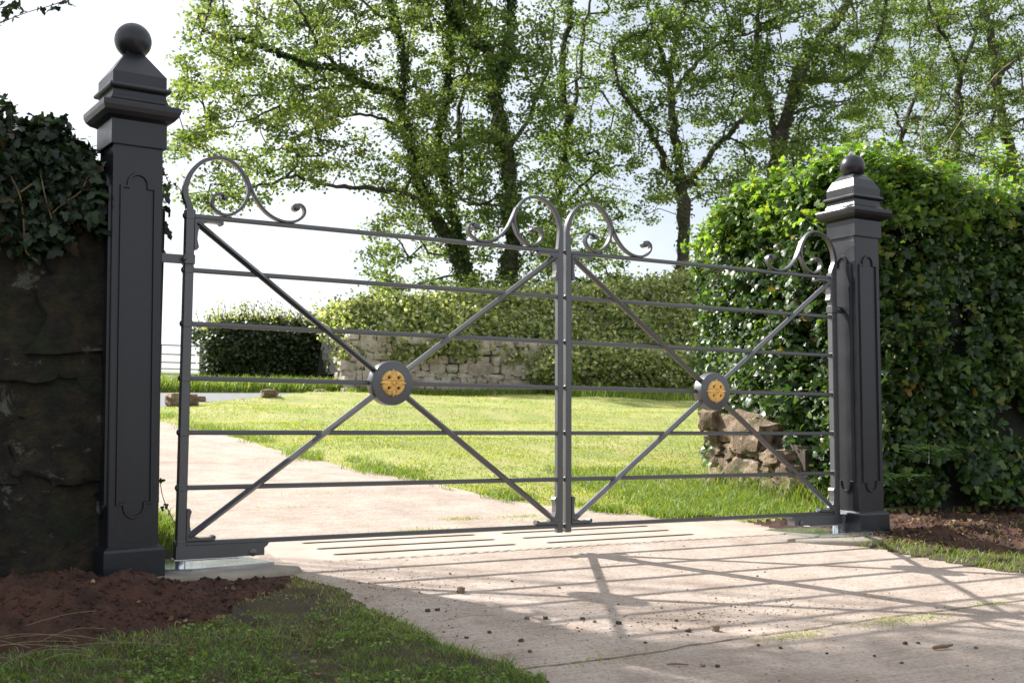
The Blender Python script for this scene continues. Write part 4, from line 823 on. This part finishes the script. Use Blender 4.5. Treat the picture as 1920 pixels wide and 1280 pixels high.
# ------------------------------------------------------------------ trees
def inpoly(x,y,poly):
    c=np.zeros(len(x),bool); j=len(poly)-1
    for i in range(len(poly)):
        xi,yi=poly[i];xj,yj=poly[j]; c^=((yi>y)!=(yj>y))&(x<(xj-xi)*(y-yi)/(yj-yi+1e-9)+xi); j=i
    return c
def tree(label,Yt,limbs,poly,ncl,mt,nleaf=70,size=(.05,.105),ivy=0,spread=3.0,seed=0,base_z=1.6,spray=.50,void=-.06):
    """limbs: list of (points px, r0, r1, dy) ; first is the trunk"""
    g=np.random.default_rng(seed); nleaf=int(nleaf*1.0); nodes=[];par=[];rad=[]
    mb=MB(); trunkpts=[]
    for li,(pts,r0,r1,dy) in enumerate(limbs):
        S=smooth_path([on_y(x,y,Yt+dy*(k/(len(pts)-1.))) for k,(x,y) in enumerate(pts)],5)
        if li==0: S=np.vstack([[S[0][0]+.05,S[0][1],base_z-.4],S]) if S[0][2]>base_z else S
        S[1:-1]+=g.normal(0,.035,S[1:-1].shape); R=np.linspace(r0*.78,r1*.7,len(S))*(1+.10*g.normal(size=len(S))); mb.tube(S,R,9)
        st=len(nodes)
        for k,p in enumerate(S):
            nodes.append(p); rad.append(R[k])
        if r0>.12: trunkpts.append((S,R))
    nN=len(nodes); nodes=np.array(nodes); 
    xs=[p[0] for p in poly]; ys=[p[1] for p in poly]; C=[]
    while len(C)<ncl:
        x=g.uniform(min(xs),max(xs),400);y=g.uniform(min(ys),max(ys),400);k=inpoly(x,y,poly); x,y=x[k],y[k]; dY=g.uniform(-spread,spread,len(x))
        for a,b,c in zip(x,y,dY):
            p=on_y(a,b,Yt+c)
            if fbm(np.array([p[0]*.75]),np.array([p[1]*.75]),np.array([p[2]*1.0]),seed,2)[0]>void: C.append(p)
    C=np.array(C[:ncl])
    # join every cluster to the nearest wood already grown
    d0=np.min(np.linalg.norm(C[:,None]-nodes[None,::2],axis=2),axis=1); order=np.argsort(d0); pts=list(nodes); isl=[True]*nN
    A=np.zeros((nN+ncl*4,3)); A[:nN]=nodes; parent=-np.ones(nN+ncl*4,int); cnt=nN; tips=[]
    for ci in order:
        c=C[ci]; d=np.linalg.norm(A[:cnt]-c,axis=1)+np.maximum(0,A[:cnt,2]-c[2])*.5; j=int(np.argmin(d)); p=A[j]; dist=np.linalg.norm(c-p)
        m=max(1,min(4,int(dist/.45))); prev=j
        for k in range(1,m+1):
            q=p+(c-p)*k/m+ (g.normal(0,.06*dist,3) if k<m else 0); q=np.array(q); q[2]+=.10*dist*math.sin(math.pi*k/m)
            A[cnt]=q; parent[cnt]=prev; prev=cnt; cnt+=1
            if cnt>=len(A)-1: break
        tips.append(prev)
        if cnt>=len(A)-2: break
    load=np.ones(cnt)
    for k in range(cnt-1,nN-1,-1): load[parent[k]]+=load[k]
    e=np.arange(nN,cnt); a=A[parent[e]]; b=A[e]; rb=.008*np.sqrt(load[e]); ra=np.minimum(.008*np.sqrt(load[parent[e]]),rb*1.6); ra=np.where(parent[e]<nN,rb*1.2,ra)
    d=b-a; d/=np.linalg.norm(d,axis=1)[:,None]+1e-9; r1=np.cross(d,np.array([.3,.2,.93])); r1/=np.linalg.norm(r1,axis=1)[:,None]+1e-9; r2=np.cross(d,r1); V=[]
    for end,rr in((a,ra),(b,rb)):
        for k in range(4):
            t=k*math.pi/2; V.append(end+rr[:,None]*(r1*math.cos(t)+r2*math.sin(t)))
    V=np.stack(V,1).reshape(-1,3); bb=np.arange(len(e))*8; Fq=np.concatenate([np.stack([bb+k,bb+(k+1)%4,bb+4+(k+1)%4,bb+4+k],1) for k in range(4)])
    tb=limbs[0][0][0]; p0=on_y(tb[0],tb[1],Yt)
    root=thing('tree',(p0[0],Yt,base_z),label,'tree','trees behind the far wall')
    mb.build('trunk',BARK,root,True); big('twig_sprays',V,Fq,BARK,root)
    # leaves: flat sprays round each tip plus some along the twigs
    T=A[tips]; n=len(T)*nleaf; ci=np.repeat(np.arange(len(T)),nleaf); off=g.normal(0,1,(n,3)); off/=np.linalg.norm(off,axis=1)[:,None]; off*=(g.random((n,1))**.5)*np.array([1,1,.48])*spray*g.uniform(.6,1.25,len(T))[ci][:,None]
    P=T[ci]+off; var=np.clip(g.random(n)*.55+g.random(len(T))[ci]*.42,0,1)
    leafobj('crown',P,np.tile([0,-.1,.85],(n,1)),g.uniform(*size,n),T_MAPLE,F_MAPLE,mt,root,.75,None,var)
    if ivy:
        P=[];NN=[]
        for S,R in trunkpts:
            seg=np.linalg.norm(np.diff(S,axis=0),axis=1); 
            for k in range(len(S)-1):
                mlt=int(ivy*seg[k]); 
                t=g.random((mlt,1)); q=S[k]+(S[k+1]-S[k])*t; v=g.normal(0,1,(mlt,3)); v[:,2]*=.2; v/=np.linalg.norm(v,axis=1)[:,None]
                P.append(q+v*(R[k]+g.uniform(-.02,.12,(mlt,1)))); NN.append(v+np.array([0,0,.5]))
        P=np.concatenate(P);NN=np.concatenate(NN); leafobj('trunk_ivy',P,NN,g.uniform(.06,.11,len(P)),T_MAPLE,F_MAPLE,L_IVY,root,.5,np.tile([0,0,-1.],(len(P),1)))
    return root
YA=23.
tree('leftmost tree, with ivy-clad trunk and a crown sweeping far out to the left',YA,[
 ([(885,560),(873,516),(847,459),(816,411),(790,350),(772,284),(759,227),(742,175)],.30,.17,0),
 ([(742,175),(711,166),(676,153),(632,127),(580,122),(527,100),(470,75),(420,70)],.15,.03,-1.5),
 ([(748,190),(756,140),(755,87),(737,22),(720,-60),(700,-160)],.14,.05,.8),
 ([(800,385),(760,362),(716,354),(667,352),(606,345),(545,332),(500,345),(440,350),(395,345)],.11,.02,-1.8),
 ([(632,127),(600,90),(584,57),(562,13),(530,-40)],.08,.03,-2),
 ([(676,153),(640,165),(600,166),(562,168),(510,201),(460,230),(400,240)],.07,.02,-1),
 ([(765,245),(720,225),(660,215),(590,240),(520,280),(450,300)],.07,.02,1),
 ([(785,340),(850,270),(870,200)],.07,.03,1)],
 [(430,-160),(372,20),(345,80),(322,170),(318,280),(345,370),(375,400),(450,400),(500,375),(560,352),(640,365),(700,360),(770,420),(800,450),(835,330),(820,100),(780,-160)],560,L_TREE,nleaf=75,ivy=300,spread=2.8,seed=1)
tree('second tree from the left, a slim ivy-clad stem leaning against its neighbour',YA+1,[
 ([(872,530),(869,480),(842,372),(825,284),(836,175),(847,87),(853,0),(858,-120)],.22,.08,0),
 ([(866,330),(860,245),(869,175),(886,109),(905,40),(915,-60)],.11,.04,1)],
 [(770,-160),(770,200),(800,400),(700,400),(688,480),(700,560),(900,570),(915,300),(920,-160)],300,L_TREE,nleaf=75,ivy=300,spread=2.2,seed=2)
tree('third tree from the left, thick ivied trunk forking above the gate centre',YA-.5,[
 ([(958,560),(956,394),(952,306),(939,227),(930,166)],.33,.24,0),
 ([(930,166),(921,114),(904,87),(873,61),(840,10),(820,-60)],.16,.05,-1),
 ([(930,166),(947,109),(956,66),(958,-10),(965,-120)],.20,.09,.5),
 ([(945,290),(980,240),(1010,180),(1030,110),(1040,20)],.10,.04,1.5),
 ([(955,380),(910,384),(880,380),(860,372)],.07,.03,-1)],
 [(850,-160),(870,100),(880,570),(1060,570),(1050,300),(1020,-160)],320,L_TREE2,nleaf=75,ivy=300,spread=2.6,seed=3)
tree('fourth tree from the left, slender forked stems behind the meeting of the gates',YA+2.5,[
 ([(1040,540),(1044,394),(1048,335),(1062,240),(1053,144),(1067,48),(1072,-20),(1080,-120)],.20,.09,0),
 ([(1060,250),(1080,190),(1086,144),(1100,48),(1120,-60)],.12,.05,1),
 ([(1046,400),(1090,350),(1130,320),(1170,310)],.08,.03,-1)],
 [(1000,-160),(1010,570),(1180,570),(1170,420),(1190,250),(1170,-160)],340,L_TREE2,nleaf=70,ivy=120,spread=2.6,seed=4)
tree('fifth tree from the left, dark bare trunk forking low above the right leaf',YA-1,[
 ([(1276,560),(1278,527),(1283,407),(1280,345)],.31,.25,0),
 ([(1280,345),(1268,270),(1260,200),(1259,144),(1268,72),(1287,0),(1300,-120)],.20,.09,0),
 ([(1278,350),(1254,326),(1240,287),(1220,249),(1190,205),(1160,160),(1150,90)],.15,.05,-1.5),
 ([(1282,350),(1311,316),(1364,254),(1407,201),(1430,140),(1440,60)],.16,.05,1),
 ([(1259,150),(1240,96),(1220,29),(1215,-60)],.12,.05,-1),
 ([(1262,180),(1292,134),(1345,86),(1412,62),(1479,43),(1520,20)],.10,.04,.8)],
 [(1160,-160),(1165,300),(1200,330),(1190,400),(1230,420),(1290,350),(1340,400),(1420,330),(1450,200),(1430,-160)],430,L_TREE2,nleaf=72,ivy=70,spread=2.8,seed=5,void=-.03)
tree('sixth tree, dense dark-crowned with thick leaning limbs above the right pillar',YA-2,[
 ([(1448,420),(1455,297),(1474,230),(1503,125),(1532,77),(1565,43),(1590,0),(1610,-80)],.34,.16,0),
 ([(1500,140),(1522,149),(1590,149),(1628,115),(1656,38),(1670,-60)],.15,.06,-1),
 ([(1460,290),(1440,200),(1420,110),(1417,70),(1425,0),(1420,-100)],.16,.07,1),
 ([(1480,215),(1530,200),(1580,190),(1620,170)],.08,.03,1)],
 [(1390,-160),(1395,200),(1420,340),(1540,340),(1600,240),(1660,170),(1690,-160)],400,L_TREE2,nleaf=80,ivy=60,spread=2.6,seed=6,void=-.10)
tree('seventh tree, thin leaning stem with sparse leaves left of the dry stalk',YA+2,[
 ([(1665,420),(1671,307),(1690,264),(1709,206),(1738,144),(1760,80),(1770,0)],.17,.06,0),
 ([(1690,264),(1680,210),(1650,170),(1620,150)],.08,.03,-1)],
 [(1570,130),(1590,340),(1720,350),(1770,180),(1780,-60),(1690,-60),(1650,80)],290,L_TREE2,nleaf=55,spread=2.2,seed=7,void=.0)
tree('eighth tree, straight trunk with forked top behind the dry stalk',YA,[
 ([(1788,420),(1790,326),(1795,216),(1800,144)],.22,.17,0),
 ([(1800,144),(1786,100),(1748,24),(1730,-60)],.13,.06,-1),
 ([(1800,150),(1810,115),(1838,24),(1850,-80)],.13,.06,1),
 ([(1795,240),(1750,230),(1715,220),(1680,225)],.06,.02,-1)],
 [(1690,-160),(1700,60),(1740,200),(1730,350),(1850,360),(1880,100),(1870,-160)],370,L_TREE2,nleaf=60,spread=2.4,seed=8,void=-.02)
tree('rightmost tree, dark twisting trunk rising at the right edge',YA-1.5,[
 ([(1915,440),(1905,335),(1877,216),(1867,134),(1858,72),(1843,0),(1835,-100)],.27,.13,0),
 ([(1867,150),(1885,130),(1920,96),(1970,50),(2010,-20)],.15,.06,0),
 ([(1885,240),(1930,220),(1990,200)],.10,.04,-1)],
 [(1830,-160),(1850,200),(1850,370),(2080,380),(2100,-160)],430,L_TREE2,nleaf=70,spread=2.6,seed=9,void=-.04)
# ------------------------------------------------------------------ overhanging branch and shade tree at the left, mostly outside the frame
def shade_tree():
    root=thing('tree',(-5.2,4.5,.4),'tall tree beyond the left wall, only a leafy twig hanging into the top left corner','tree')
    tr=smooth_path([(-6.2,6.0,.3),(-6.1,5.8,2.2),(-5.7,5.4,4.2),(-4.9,4.8,5.6),(-4.1,4.3,6.4)],5); m=MB(); m.tube(tr,np.linspace(.22,.06,len(tr)),9); m.build('trunk',BARK,root,True)
    g=np.random.default_rng(44); C=[];m=MB()
    cl=SHADE
    for (x,y,rx,ry,nn) in cl:
        for k in range(nn):
            gx=x+g.normal(0,rx);gy=y+g.normal(0,ry); h=g.uniform(5.2,7.2); C.append((gx+SUN[0]/SUN[2]*(h+.1),gy+SUN[1]/SUN[2]*(h+.1),h))
    C=np.array(C)
    for c in C[::2]: 
        j=tr[g.integers(len(tr)//2,len(tr))]; m.tube([j,(j+c)/2+g.normal(0,.1,3),c],[.02,.012,.005],4)
    m.build('branches',BARK,root)
    n=len(C)*46; ci=np.repeat(np.arange(len(C)),46); P=C[ci]+g.normal(0,1,(n,3))*np.array([.17,.17,.10]); leafobj('crown',P,np.tile([0,0,1.],(n,1)),g.uniform(.05,.09,n),T_MAPLE,F_MAPLE,L_TREE2,root,.6)
    # hanging twig in the top-left corner
    for pts in ([(-60,75),(0,48),(50,28),(95,15),(125,4)],[(-60,40),(0,20),(40,8)]):
        S=smooth_path([on_y(x,y-4,.9) for x,y in pts],6); mm=MB(); mm.tube(S,.0022,5); mm.build('twig',TWIG,root)
        k=g.integers(0,len(S),26); P=S[k]+g.normal(0,.016,(26,3)); leafobj('twig_leaves',P,g.normal(0,1,(26,3))+np.array([0,-.8,.2]),g.uniform(.026,.045,26),T_IVY,F_IVY,L_DARK,root,.2,np.tile([0,0,-.8],(26,1)))
SHADE=[(.9,-2.5,.8,.26,60),(-.1,-2.35,.5,.25,26),(1.9,-2.2,.4,.2,16),(.6,-3.2,1.0,.35,40),(-1.2,-3,.6,.5,26)]
shade_tree()
print('polys',sum(len(o.data.polygons) for o in bpy.data.objects if o.type=='MESH'))
